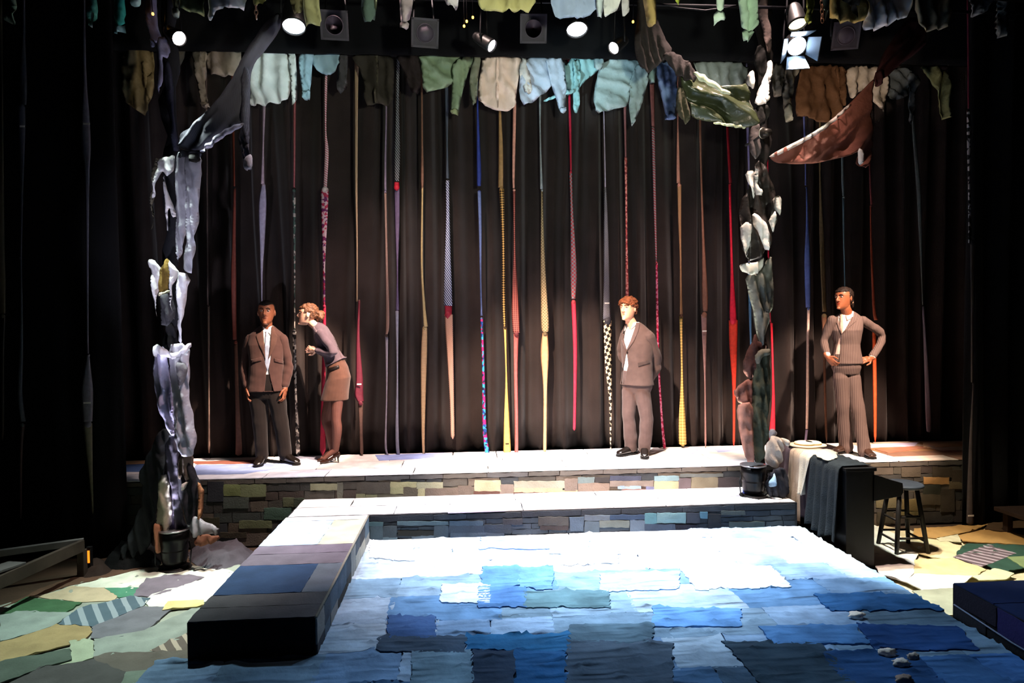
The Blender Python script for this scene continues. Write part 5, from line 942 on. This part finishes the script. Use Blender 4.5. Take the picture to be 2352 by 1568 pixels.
def cutout(me, polys, y0):
    """open a garment along an outline seen on its front (outlines lie on the plane y0, faces are compared on it along the view)"""
    bm = bmesh.new(); bm.from_mesh(me); P = [np.array([(p.x, p.z) for p in pl]) for pl in polys]
    def flat(c): k = y0/c.y; return (c.x*k, CAMH+(c.z-CAMH)*k)
    bm.normal_update()
    for q in P:                                   # crisp edges: slice along the outline first
        for i in range(len(q)):
            a, b = q[i], q[(i+1) % len(q)]; l2, h2 = np.minimum(a, b)-.012, np.maximum(a, b)+.012; fs = []
            for f in bm.faces:
                c = f.calc_center_median(); x, z = flat(c)
                if l2[0] < x < h2[0] and l2[1] < z < h2[1] and f.normal.dot(c-CAM) < 0: fs.append(f)
            es = {e for f in fs for e in f.edges}; vs = {v for f in fs for v in f.verts}
            A, B = Vector((a[0], y0, a[1])), Vector((b[0], y0, b[1])); no = (A-CAM).cross(B-CAM).normalized()
            if fs: bmesh.ops.bisect_plane(bm, geom=list(vs)+list(es)+fs, dist=1e-5, plane_co=CAM, plane_no=no)
    bm.normal_update(); kill = []; fs = list(bm.faces); cs = [f.calc_center_median() for f in fs]; fl_ = np.array([flat(c) for c in cs]); k = np.zeros(len(fs), bool)
    for q in P: k |= inside(q, fl_)
    for i in np.nonzero(k)[0]:
        if fs[i].normal.dot(cs[i]-CAM) < 0 and cs[i].y < y0+.06: kill.append(fs[i])
    bmesh.ops.delete(bm, geom=kill, context='FACES'); bm.to_mesh(me); bm.free()
def bvh_of(*objs):
    V, F = [], []
    for o in objs:
        n = len(V); V += [v.co.copy() for v in o.data.vertices]; F += [tuple(i+n for i in p.vertices) for p in o.data.polygons]
    return BVHTree.FromPolygons(V, F)
def onsurf(name, px, y, bvh, m, parent, off=.006, res=.012, rnd=0):
    """a flat cloth piece (lapel, pocket, necktie) laid on a garment's surface, with thickness"""
    poly = [(p.x, p.z) for p in (AY(a, b, y) for a, b in px)]; v, f, d = fill(poly, res, rnd); V = []; B = []
    for a, b in v:
        q = Vector((a, y, b)); dr = (q-CAM).normalized(); h = bvh.ray_cast(CAM, dr, 12)
        p = h[0] if h[0] is not None and abs(h[0].y-y) < .45 else bvh.find_nearest(q)[0]
        V.append(p-dr*off); B.append(p-dr*off*.1)
    n = len(V); V += B; F = []; cnt = {}
    for t in f:
        a, b, c = [v[i] for i in t]; s = (b[0]-a[0])*(c[1]-a[1])-(b[1]-a[1])*(c[0]-a[0]); t = t if s > 0 else t[::-1]; F.append(t); F.append(tuple(i+n for i in t[::-1]))
        for i in range(3): cnt[(t[i], t[(i+1) % 3])] = 1
    for (i, j) in cnt:
        if (j, i) not in cnt: F.append((j, i, i+n, j+n))
    return mesh(name, V, F, m, parent)
HEADR = [(-.118, .016, .074, -.040), (-.108, .034, .088, -.012), (-.088, .049, .092, .022), (-.06, .059, .092, .052), (-.03, .067, .091, .076), (0, .073, .089, .090), (.03, .076, .092, .097), (.06, .073, .087, .097), (.085, .061, .070, .086), (.105, .040, .042, .062), (.117, .014, .010, .030)]
def headrings(bm, M, grow=0.0):
    X = M.to_3x3(); e1 = X @ Vector((1, 0, 0)); e2 = X @ Vector((0, -1, 0)); L = []
    rings(bm, [(M @ Vector((0, 0, z*(1+grow*6))), e1, e2, hw+grow, f+grow, b+grow) for z, hw, f, b in HEADR], 32, 2.15)
def headmat(c, yaw, pitch=0, roll=0, s=1.0):
    return Matrix.Translation(c) @ Matrix.Rotation(math.radians(yaw), 4, 'Z') @ Matrix.Rotation(math.radians(pitch), 4, 'X') @ Matrix.Rotation(math.radians(roll), 4, 'Y') @ Matrix.Scale(s, 4)
def hand(bm, wrist, d, pn, thumb, curl=.5, s=1.0, spread=.12):
    """palm, four fingers of unequal length and a thumb; d along the hand, pn palm normal (fingers curl that way)"""
    d = Vector(d).normalized(); pn = (Vector(pn)-d*Vector(pn).dot(d)).normalized(); sd = d.cross(pn)*thumb
    M = Matrix((( *sd, 0), (*d, 0), (*pn, 0), (0, 0, 0, 1))).transposed(); M.translation = wrist+d*.048*s
    ell(bm, M, .041*s, .056*s, .017*s, 3); cap(bm, [wrist-d*.03*s, wrist+d*.03*s], [.027*s, .028*s], 10)
    for i, (o, L) in enumerate(((.031, .074), (.0105, .082), (-.0105, .077), (-.030, .060))):
        p = wrist+d*(.088-.004*abs(i-1))*s+sd*o*s; dd = (d+sd*(spread*(1-i*.66))).normalized(); pts = [p-dd*.02*s]; a = curl*.25
        for q in (.42, .32, .26):
            pts.append(pts[-1]+(dd*math.cos(a)+pn*math.sin(a))*L*q*s+(dd*.02*s if q == .42 else Vector((0, 0, 0)))); a += curl
        cap(bm, pts, [.0092*s, .0090*s, .0082*s, .0072*s], 8)
    p = wrist+d*.028*s+sd*.034*s; t = (d*.6+sd*.75+pn*.25).normalized(); t2 = (d*.9+sd*.15+pn*(.2+curl*.3)).normalized()
    cap(bm, [p-t*.012*s, p+t*.03*s, p+t*.03*s+t2*.028*s, p+t*.03*s+t2*.05*s], [.013*s, .0115*s, .0105*s, .0085*s], 8)
def face(bm, M):
    headrings(bm, M); s = M.to_scale().x
    cap(bm, [M @ Vector(v) for v in ((0, -.088, .026), (0, -.100, .002), (0, -.109, -.020), (0, -.100, -.030))], [.007*s, .0085*s, .0125*s, .0105*s], 10)
    for k in (-1, 1):
        ell(bm, M @ Matrix.Translation((k*.011, -.099, -.026)), .008, .009, .007, 2)
        ell(bm, M @ Matrix.Translation((k*.077, .012, -.004)) @ Matrix.Rotation(k*.35, 4, 'Z'), .008, .019, .031, 2)
    ell(bm, M @ Matrix.Translation((0, -.088, -.104)), .02, .014, .013, 2)
def socket(me, M):
    Mi = M.inverted()
    for v in me.vertices:
        p = Mi @ v.co
        if abs(p.x) < .09 and abs(p.y) < .14 and abs(p.z) < .13 and p.y < -.04:
            k = sum(math.exp(-(((p.x-q*.031)/.017)**2+((p.z-.016)/.011)**2)) for q in (-1, 1))*.009+.003*math.exp(-((p.x/.03)**2+((p.z+.045)/.006)**2))
            if k > 1e-4: p.y += k; v.co = M @ p
def facebits(body, M, skin, browc, lipc, iris='#2a1c14'):
    s = M.to_scale().x
    for k in (-1, 1):
        bm = bmesh.new(); ell(bm, M @ Matrix.Translation((k*.031, -.0775, .015)), .0125, .010, .0070, 3); e = bmobj('eye', bm, mat('#a89c96', .3, 0, bump=0, spec=.5), body, smooth=True)
        bm = bmesh.new(); ell(bm, M @ Matrix.Translation((k*.031, -.0850, .015)), .0062, .0035, .0064, 2); bmobj('iris', bm, mat(iris, .2, 0, bump=0, spec=.6), e, smooth=True)
        bm = bmesh.new(); cap(bm, [M @ Vector(v) for v in ((k*.014, -.0925, .034), (k*.031, -.0905, .040), (k*.050, -.079, .033))], [.0035*s, .004*s, .0025*s], 8); bmobj('eyebrow', bm, mat(browc, .8, 0, bump=0), body, smooth=True)
    bm = bmesh.new(); ell(bm, M @ Matrix.Translation((0, -.0885, -.053)), .019, .0065, .0036, 2); ell(bm, M @ Matrix.Translation((0, -.0885, -.062)), .016, .007, .004, 2); bmobj('lips', bm, mat(lipc, .5, .1, bump=0), body, smooth=True)
def hairshell(body, M, m, keep, grow=.01, amp=.006, freq=9, seed=0, name='hair', extra=None):
    bm = bmesh.new(); headrings(bm, M, grow)
    if extra: extra(bm)
    me = remesh(bm, .006, 1); Mi = M.inverted()
    b2 = bmesh.new(); b2.from_mesh(me)
    for v in b2.verts:
        p = Mi @ v.co; n = v.normal
        v.co += n*(amp*noise.noise(p*freq*10+Vector((seed, 0, 0)))*1.6+amp*.6*noise.noise(p*freq*22))
    kill = [f for f in b2.faces if not keep(Mi @ f.calc_center_median())]; bmesh.ops.delete(b2, geom=kill, context='FACES'); b2.normal_update()
    for v in [v for v in b2.verts if v.is_boundary]: v.co -= v.normal*(grow+.004)*M.to_scale().x
    b2.to_mesh(me); b2.free()
    return finish(name, me, m, body)
def shoe(body, ankle, toe, L, m, ms, name='shoe'):
    """leather shoe standing on the deck: upper with toe cap, sole and heel"""
    d = Vector((toe[0], toe[1], 0)).normalized(); s = Vector((-d.y, d.x, 0)); up = Vector((0, 0, 1)); h = Vector((ankle.x, ankle.y, ZF))-d*.07
    e = None; bm = bmesh.new(); R = []
    for t, w_, hh in ((-.02, .02, .04), (0, .034, .075), (.06, .040, .095), (.12, .042, .092), (.17, .045, .070), (.22, .047, .055), (.26, .043, .046), (L-.015, .032, .036), (L, .012, .022)):
        R.append((h+d*t*(L/.29)+up*(.018+hh*.5), s, up, w_, hh*.5, hh*.5))
    rings(bm, R, 20, 2.6); me = remesh(bm, .006, 1); o = finish(name, me, m, body)
    bm = bmesh.new(); pts = [(-.025, .018), (0, .034), (.06, .037), (.12, .038), (.2, .049), (.25, .047), (L-.01, .034), (L+.004, .012)]
    vs = [h+d*t*(L/.29)+s*w_ for t, w_ in pts]+[h+d*t*(L/.29)-s*w_ for t, w_ in pts[::-1]]
    a = [bm.verts.new(v) for v in vs]; b = [bm.verts.new(v+up*.022) for v in vs]; bm.faces.new(a[::-1]); bm.faces.new(b)
    for i in range(len(vs)): bm.faces.new((a[i], a[(i+1) % len(vs)], b[(i+1) % len(vs)], b[i]))
    bmobj('sole', bm, ms, o); return o
def axes(yaw, lean=0):
    y = math.radians(yaw); f = Vector((math.sin(y), -math.cos(y), 0)); w_ = Vector((math.cos(y), math.sin(y), 0)); L = math.radians(lean)
    return w_, (f*math.cos(L)-Vector((0, 0, 1))*math.sin(L))
def person(body, label, group='actors on the stage'): tag(body, label, 'person', group)
LEATHER = mat('#120e0c', .25, .1, 10, .08, 40, .6); SOLE = mat('#0a0908', .6, 0, bump=0); SHIRT = mat('#efe9e4', .8, .04, 6, .2, 50)
def suitmat(c): return mat(c, .9, .14, 14, .12, 420, .15, sheen=.1)
def build_suit(n, J, Y0, yaw, torso, arms, legs, hd, hands, skin, suit, cuts, suit2=None, hem=None, legw=None, vest=None, leanlist=None, extras=None):
    """a standing figure: continuous skin body; shirt, jacket, trousers as clothing on it"""
    e1, e2 = axes(yaw); M = headmat(*hd)
    # body
    bm = bmesh.new(); face(bm, M)
    nb = torso[0][0]; cap(bm, [M @ Vector((0, .018, -.05)), M @ Vector((0, .024, -.1)), nb-Vector((0, 0, .06))], [.052, .054, .062], 16)
    rings(bm, [(c, e1, e2, rx*.80, rf*.78, rb*.78) for c, rx, rf, rb in torso[1:]]+[(torso[-1][0]-Vector((0, 0, .08)), e1, e2, torso[-1][1]*.74, .08, .085)])
    for a, r in arms: cap(bm, *bend(a, [r[0]*.62, r[1]*.62, .030]))
    for lg, r in legs: cap(bm, *bend(lg, [r[0]*.75, r[1]*.62, .038]))
    for h_ in hands: hand(bm, *h_)
    for lg, r in legs: cap(bm, [lg[-1], Vector((lg[-1].x, lg[-1].y, ZF+.05))], [.036, .035])
    me = remesh(bm, .005, 1); socket(me, M); body = finish(n, me, skin)
    # shirt
    bm = bmesh.new(); rings(bm, [(c, e1, e2, rx*.90, rf*.90, rb*.88) for c, rx, rf, rb in torso]+[(torso[-1][0]-Vector((0, 0, .02)), e1, e2, torso[-1][1]*.86, torso[-1][2]*.86, torso[-1][3]*.86)])
    for a, r in arms: cap(bm, *bend([a[0], a[1], a[2]+(a[2]-a[1]).normalized()*.018], [r[0]*.6, r[1]*.55, .036]))
    me = remesh(bm, .008, 2); wrinkle(me, .003); shirt = finish('shirt', me, SHIRT, body)
    # trousers
    bm = bmesh.new(); top = torso[-2][0]; hips = torso[-1]
    rings(bm, [(torso[-2][0]-Vector((0, 0, .0)), e1, e2, torso[-2][1]*.93, torso[-2][2]*.93, torso[-2][3]*.93), (hips[0], e1, e2, hips[1]*.93, hips[2]*.93, hips[3]*.95), (hips[0]-Vector((0, 0, .08)), e1, e2, hips[1]*.96, .105, .115), (hips[0]-Vector((0, 0, .15)), e1, e2, hips[1]*.8, .075, .085)])
    ex = []
    for lg, r in legs:
        cap(bm, *bend(lg, r)); ex += [(lg[1], .09, .008), (lg[2], .09, .02), (lg[2].lerp(lg[1], .3), .07, .014)]
    me = remesh(bm, .0075, 6); wrinkle(me, .006, (5, 5, 6), ex); tr = finish('trousers', me, suit2 or suit, body)
    # jacket
    bm = bmesh.new(); rings(bm, [(c, e1, e2, rx, rf, rb) for c, rx, rf, rb in torso]+([(hem[0], e1, e2, *hem[1:])] if hem else [])); ex = []
    for a, r in arms: cap(bm, [a[0], a[0].lerp(a[1], .12)], [r[0]*.97, r[0]*.9])
    me = remesh(bm, .0075, 3); wrinkle(me, .007, (6, 6, 8), ex, 3); full = me.copy(); fo = bpy.data.objects.new('f', full)
    bv = bvh_of(fo); cutout(me, [[AY(a, b, Y0) for a, b in pl_] for pl_ in cuts], Y0); jk = finish('jacket', me, suit, body)
    s_ = jk.modifiers.new('cloth', 'SOLIDIFY'); s_.thickness = .006; s_.offset = -1
    for a, r in arms:
        bm = bmesh.new(); cap(bm, *bend(a, r)); m2 = remesh(bm, .0075, 2)
        wrinkle(m2, .006, (7, 7, 9), [(a[1], .09, .014), (a[1].lerp(a[2], .5), .08, .009), (a[0].lerp(a[1], .6), .08, .006)], 8); finish('sleeve', m2, suit, jk)
    return body, M, bv, bvh_of(shirt), jk, tr, shirt
# ---------------------------------------------------------------- standing man
Y0 = 7.33
def J(px, py, dy=0.0): return AY(px, py, Y0+dy)
SK1 = mat('#7a4a34', .5, .1, 12, .1, 80, .35); ST1 = suitmat('#432f2b')
T = [(J(612,748,.03), .075, .06, .06), (J(612,758,.03), .13, .07, .08), (J(612,768,.02), .185, .085, .10), (J(612,792,.01), .20, .12, .12), (J(612,828), .185, .125, .11), (J(612,858), .185, .125, .115), (J(612,884), .195, .125, .125)]
A = [([J(576,778,.02), J(562,838,.04), J(568,884,-.02)], [.058, .053, .047]), ([J(648,778,.02), J(661,838,.04), J(655,884,-.02)], [.058, .053, .047])]
Lg = [([J(592,900,.01), J(597,975,0), J(601,1046,.0)], [.1, .078, .07]), ([J(633,900,.01), J(646,975,0), J(655,1044,.02)], [.1, .078, .07])]
Hd = [(J(569,890,-.03), (.05, -.2, -1), (1, .1, 0), 1, .55, 1.05), (J(655,890,-.03), (-.05, -.2, -1), (-1, .1, 0), -1, .55, 1.05)]
C1 = [[(596,736),(629,736),(627,780),(622,824),(617,846),(622,872),(634,915),(606,915),(610,872),(612,846),(606,824),(599,780)]]
b1, M1, bj, bs_, jk, tr, shirt = build_suit('person', J, Y0, 6, T, A, Lg, (J(612,718,-.02), 6, -2, 0, 1.12), Hd, SK1, ST1, C1, suitmat('#15100f'), (J(612,898), .205, .13, .13))
person(b1, 'man in a dark brown suit and grey tie standing straight beside the leaning woman')
facebits(b1, M1, SK1, '#140d0a', '#5c3028')
hairshell(b1, M1, mat('#0e0a08', .9, .1, bump=.6, bs=120), lambda p: (p.z > .062+.02*abs(p.x)/.07 or (p.y > .0 and p.z > -.015)) , .006, .002, 9)
b = bj
onsurf('lapel', [(598,742),(604,752),(607,790),(610,826),(604,812),(594,790),(588,772),(593,764)], Y0, b, suitmat('#4a352f'), jk, .008)
onsurf('lapel', [(628,742),(623,752),(621,790),(616,826),(624,812),(634,790),(638,772),(633,764)], Y0, b, suitmat('#4a352f'), jk, .008)
onsurf('pocket_flap', [(576,826),(600,820),(601,828),(577,834)], Y0, b, ST1, jk, .008); onsurf('pocket_flap', [(630,822),(652,828),(651,836),(630,830)], Y0, b, ST1, jk, .008)
onsurf('necktie', [(608,756),(617,756),(616,764),(620,800),(620,838),(614,852),(608,838),(608,800),(610,764)], Y0, bs_, pl('#8c98ac'), shirt, .012)
onsurf('collar', [(597,745),(607,748),(611,760),(602,770),(596,756)], Y0, bs_, SHIRT, shirt, .012); onsurf('collar', [(628,745),(618,748),(614,760),(622,770),(629,756)], Y0, bs_, SHIRT, shirt, .012)
shoe(b1, J(601,1052,0), (.05, -1), .29, LEATHER, SOLE); shoe(b1, J(657,1052,.02), (.75, -.6), .29, LEATHER, SOLE)
# ---------------------------------------------------------------- man with hands clasped behind him
Y0 = 7.31
SK2 = mat('#e0a888', .5, .08, 12, .1, 80, .35); ST2 = suitmat('#4a3b37')
T = [(J(1455,740,.02), .075, .06, .065), (J(1458,750,.02), .13, .07, .085), (J(1461,761,.02), .18, .09, .105), (J(1463,790,.01), .195, .125, .12), (J(1464,822), .178, .125, .11), (J(1464,850), .18, .125, .115), (J(1463,872), .19, .13, .13)]
A = [([J(1491,773,-.11), J(1509,832,.0), J(1492,872,.13)], [.064, .056, .047]), ([J(1437,768,.12), J(1428,812,.2), J(1462,866,.2)], [.062, .054, .046])]
Lg = [([J(1446,896,.05), J(1445,960,.01), J(1449,1024,.05)], [.09, .076, .07]), ([J(1475,896,-.05), J(1484,963,-.07), J(1482,1028,-.04)], [.09, .078, .072])]
Hd = [(J(1489,876,.14), (-.8, .3, -.5), (.3, 1, 0), 1, .6, 1.0), (J(1468,870,.21), (.7, .3, -.4), (-.2, 1, 0), -1, .6, 1.0)]
C2 = [[(1430,736),(1438,730),(1464,722),(1459,750),(1448,782),(1439,803),(1433,784),(1429,756)], [(1437,812),(1440,812),(1443,838),(1440,850),(1432,892),(1414,892),(1428,850),(1434,830)]]
b2, M2, bj, bs_, jk, tr, shirt = build_suit('person', J, Y0, -42, T, A, Lg, (J(1443,709,-.02), -46, 0, 0, 1.1), Hd, SK2, ST2, C2, suitmat('#4c3d3a'), (J(1463,884), .2, .14, .14))
person(b2, 'man in a grey brown suit with curly auburn hair and hands behind his back')
facebits(b2, M2, SK2, '#6a3c20', '#b06050', '#40301c')
hairshell(b2, M2, mat('#6a3a1e', .8, .25, 25, .8, 60, .3), lambda p: p.z > .056-.02*abs(p.x)/.07 or (p.y > -.022 and p.z > .012) or (p.y > .03 and p.z > -.06), .015, .010, 5, 3)
onsurf('lapel', [(1464,726),(1470,742),(1466,760),(1456,784),(1440,806),(1450,776),(1459,750)], Y0, bj, suitmat('#524340'), jk, .008)
onsurf('lapel', [(1431,744),(1428,760),(1431,782),(1438,804),(1432,796),(1424,776),(1424,756)], Y0, bj, suitmat('#524340'), jk, .008)
onsurf('pocket_flap', [(1465,833),(1491,826),(1493,834),(1466,842)], Y0, bj, suitmat('#3a2e2b'), jk, .008)
onsurf('collar', [(1436,738),(1446,744),(1444,756),(1434,750)], Y0, bs_, SHIRT, shirt, .014); onsurf('collar', [(1446,744),(1464,726),(1462,744),(1450,756)], Y0, bs_, SHIRT, shirt, .014)
onsurf('button', [(1438,808),(1441,806),(1443,809),(1440,812)], Y0, bj, mat('#1a1412', .4, 0, bump=0), jk, .012, .005)
shoe(b2, J(1450,1036,.05), (-.85, -.5), .29, LEATHER, SOLE); shoe(b2, J(1480,1040,-.04), (-.25, -1), .29, LEATHER, SOLE)
# ---------------------------------------------------------------- woman with hands on hips
Y0 = 7.05
SK3 = mat('#8c5236', .45, .1, 12, .1, 80, .4)
PINS = pmat('stripe', ['#54443f', '#54443f', '#54443f', '#6e5d57'], 18, .9, 18, coord='Object')
ST3 = suitmat('#54443f')
T = [(J(1948,714,.03), .06, .05, .055), (J(1948,722,.03), .11, .06, .07), (J(1946,731,.02), .16, .08, .09), (J(1944,758,.0), .165, .135, .10), (J(1945,790,.0), .135, .105, .09), (J(1944,812,.0), .15, .115, .105), (J(1944,828,.0), .16, .12, .125)]
A = [([J(1911,735,.0), J(1894,782,.07), J(1899,812,-.06)], [.053, .046, .038]), ([J(1981,736,.05), J(2027,772,.1), J(2004,818,-.02)], [.053, .046, .038])]
Lg = [([J(1930,866,.02), J(1937,942,.04), J(1942,1026,.1)], [.084, .07, .074]), ([J(1958,866,-.0), J(1971,942,-.06), J(1987,1036,-.12)], [.084, .07, .072])]
Hd = [(J(1900,818,-.08), (.55, -.25, -.75), (.8, .5, .1), 1, .5, .95), (J(2000,823,-.05), (-1, -.3, -.12), (.1, .8, -.5), 1, .35, .95)]
C3 = [[(1926,716),(1936,712),(1962,704),(1955,734),(1942,756),(1932,767),(1927,752),(1925,732)], [(1930,770),(1933,770),(1931,795),(1930,815),(1924,845),(1912,845),(1918,812),(1924,788)]]
b3, M3, bj, bs_, jk, tr, shirt = build_suit('person', J, Y0, -24, T, A, Lg, (J(1938,685,-.02), -66, 0, 0, 1.06), Hd, SK3, PINS, C3, PINS, (J(1944,834), .165, .125, .13))
shirt.data.materials[0] = mat('#dcc0b4', .7, .05, 6, .15, 50)
person(b3, 'woman in a pinstriped trouser suit with hands on hips looking left')
facebits(b3, M3, SK3, '#1c100c', '#8c2c20')
def pony(bm):
    for p, r in (((0, .115, -.03), .03), ((.0, .13, -.055), .022)): ell(bm, M3 @ Matrix.Translation(p), r, r, r*1.3, 2)
    cap(bm, [M3 @ Vector(v) for v in ((0, .10, -.02), (.0, .135, -.05), (0, .145, -.09))], [.026, .024, .014], 10)
hairshell(b3, M3, mat('#1c100a', .7, .3, 30, .6, 70, .25), lambda p: p.z > .066 or (p.y > -.012 and p.z > .0) or (p.y > .03 and p.z > -.05) or p.y > .1, .007, .004, 6, 5, extra=pony)
bm = bmesh.new(); ell(bm, M3 @ Matrix.Translation((0, .118, -.036)), .03, .014, .028, 2); bmobj('hair_tie', bm, mat('#c89878', .7, .1, bump=.2), b3, smooth=True)
onsurf('lapel', [(1962,708),(1972,728),(1966,738),(1954,748),(1934,768),(1944,752),(1955,732)], Y0, bj, PINS, jk, .008)
onsurf('lapel', [(1926,722),(1921,740),(1925,752),(1933,768),(1929,750),(1926,734)], Y0, bj, PINS, jk, .008)
onsurf('collar', [(1932,716),(1944,722),(1936,734),(1928,730)], Y0, bs_, shirt.data.materials[0], shirt, .014); onsurf('collar', [(1942,722),(1962,706),(1960,728),(1946,736)], Y0, bs_, shirt.data.materials[0], shirt, .014)
onsurf('necktie', [(1929,718),(1935,718),(1936,730),(1937,752),(1933,766),(1929,752),(1930,730)], Y0, bs_, pl('#a88878'), shirt, .02)
LEA3 = mat('#3a2820', .35, .15, 10, .08, 40, .5)
shoe(b3, J(1943,1034,.1), (-.95, -.3), .26, LEA3, SOLE); shoe(b3, J(1987,1044,-.12), (-.1, -1), .26, LEA3, SOLE)
# ---------------------------------------------------------------- leaning woman in profile
Y0 = 7.36
SK4 = mat('#e2b096', .5, .08, 12, .1, 80, .35); ST4 = suitmat('#544850'); SKT = suitmat('#543a30'); TIGHT = mat('#5e3c34', .6, .1, 20, .05, 60, .3)
M4 = headmat(J(708,722,0), -88, -4, 0, 1.02)
Z = Vector((0, 0, 1)); Wd = Vector((0, -1, 0))
def sp(c, tilt, rx, rf, rb):
    a = math.radians(tilt); return (c, Wd, Vector((-math.cos(a), 0, -math.sin(a))), rx, rf, rb)
TS = [sp(J(724,746), 50, .055, .05, .05), sp(J(730,752), 48, .11, .07, .065), sp(J(737,762), 45, .155, .10, .085), sp(J(750,786), 38, .15, .115, .095), sp(J(762,812), 30, .13, .095, .09), sp(J(768,828), 22, .135, .105, .11)]
AR = [([J(736,766,-.15), J(764,808,-.19), J(730,804,-.12)], [.050, .044, .034]), ([J(732,766,.15), J(760,812,.19), J(731,806,.05)], [.050, .044, .034])]
LG = [([J(776,885,-.08), J(772,962,-.09), J(771,1034,-.06)], [.074, .054, .034]), ([J(765,885,.08), J(749,962,.09), J(764,1036,.06)], [.074, .054, .034])]
bm = bmesh.new(); face(bm, M4)
cap(bm, [M4 @ Vector((0, .02, -.05)), M4 @ Vector((0, .036, -.085)), J(732,754)], [.043, .044, .052], 14)
rings(bm, [(c, a_, f_, rx*.8, rf*.8, rb*.8) for c, a_, f_, rx, rf, rb in TS[1:]]+[sp(J(774,850), 8, .12, .09, .1), sp(J(775,880), 4, .13, .09, .1)])
for a, r in AR: cap(bm, *bend(a, [r[0]*.65, r[1]*.65, .026]))
for lg, r in LG:
    cap(bm, *bend([lg[0], lg[0].lerp(lg[1], .5), lg[1], lg[1].lerp(lg[2], .35)+Vector((.012, 0, 0)), lg[2]], [r[0], .066, r[1], .054, r[2]])); cap(bm, [lg[2], lg[2]+Vector((-.06, -.01, -.035)), lg[2]+Vector((-.12, -.02, -.085))], [.034, .03, .022])
hand(bm, J(727,803,-.11), (-1, .25, .1), (.2, 1, .1), 1, .95, .92); hand(bm, J(728,805,.04), (-1, -.2, .12), (.2, -1, .1), -1, .95, .92)
me = remesh(bm, .005, 1); socket(me, M4)
b4 = finish('person', me, SK4); b4.data.materials.append(TIGHT); zc_ = J(770,860).z
b4.data.polygons.foreach_set('material_index', [1 if p.center.z < zc_ else 0 for p in b4.data.polygons])
person(b4, 'woman in a mauve jacket and brown skirt leaning towards the man, hands clasped')
facebits(b4, M4, SK4, '#8c5c34', '#c05848', '#3c4a50')
def bun(bm):
    for p, r in (((0, .125, .0), .046), ((.02, .14, -.02), .036), ((-.02, .14, .02), .034), ((0, .115, -.04), .032)): ell(bm, M4 @ Matrix.Translation(p), r, r, r, 2)
hairshell(b4, M4, mat('#5c3c26', .6, .35, 30, .9, 55, .4), lambda p: p.z > .062 or (p.y > -.03 and p.z > .02) or (p.y > .03 and p.z > -.045) or p.y > .09, .008, .006, 4, 9, extra=bun)
bm = bmesh.new(); rings(bm, [sp(J(767,822), 20, .125, .09, .095), sp(J(774,846), 10, .15, .11, .12), sp(J(777,868), 4, .17, .125, .135), sp(J(773,892), 2, .17, .14, .135), sp(J(769,918), 0, .165, .15, .145)]); me = remesh(bm, .0075, 2); wrinkle(me, .004, (7, 7, 9)); finish('skirt', me, SKT, b4)
bm = bmesh.new(); rings(bm, [(c, a_, f_, rx*.93, rf*.93, rb*.92) for c, a_, f_, rx, rf, rb in TS]+[sp(J(770,836), 16, .13, .1, .1)]); me = remesh(bm, .008, 2); finish('blouse', me, mat('#d8c0b4', .8, .05), b4)
bm = bmesh.new(); rings(bm, TS+[sp(J(772,832), 26, .15, .118, .135)]); ex = []
for a, r in AR: cap(bm, *bend(a, r)); ex += [(a[1], .08, .01), (a[0], .08, .005), (a[1].lerp(a[2], .5), .07, .006)]
me = remesh(bm, .0075, 2); wrinkle(me, .005, (8, 8, 8), ex); jk = finish('jacket', me, ST4, b4); bj = bvh_of(jk)
onsurf('lapel', [(722,752),(728,758),(724,776),(722,794),(717,780),(715,766)], Y0, bj, suitmat('#605258'), jk, .01)
onsurf('hem_band', [(745,834),(770,834),(796,824),(800,828),(772,840),(746,841)], Y0, bj, suitmat('#5c4c52'), jk, .006)
onsurf('seam', [(766,770),(769,770),(782,806),(790,828),(787,829),(778,806)], Y0, bj, suitmat('#54464c'), jk, .004, .006)
onsurf('belt', [(752,846),(778,838),(780,844),(754,853)], Y0, bvh_of(bpy.data.objects['skirt']), mat('#1a1412', .4, 0, bump=0), b4, .012)
onsurf('collar', [(716,744),(724,740),(722,758),(716,768),(711,762)], Y0, bj, suitmat('#605258'), jk, .01)
def pump(anc):
    """high heeled court shoe"""
    d = Vector((-1, -.18, 0)).normalized(); s = Vector((-d.y, d.x, 0)); h = Vector((anc.x, anc.y, 0))-d*.035; R = []
    for t, z, w_, hh in ((-.012, .098, .016, .03), (0, .095, .027, .056), (.035, .082, .030, .044), (.075, .055, .030, .03), (.115, .03, .034, .03), (.15, .02, .036, .034), (.185, .018, .030, .028), (.205, .014, .014, .016)):
        R.append((h+d*t+Vector((0, 0, ZF+z)), s, Vector((0, 0, 1)), w_, hh*.6, hh*.5))
    bm = bmesh.new(); rings(bm, R, 18, 2.2); o = finish('high_heel_shoe', remesh(bm, .005, 1), mat('#2c1812', .22, .1, 10, .05, 40, .6), b4)
    p = h+d*.004; tubeobj('stiletto_heel', [p+Vector((0, 0, ZF+.09)), p+d*.008+Vector((0, 0, ZF+.05)), p+d*.004+Vector((0, 0, ZF))], [.02, .009, .006], LEATHER, o, 10)
pump(J(771,1034,-.06)); pump(J(764,1036,.06))
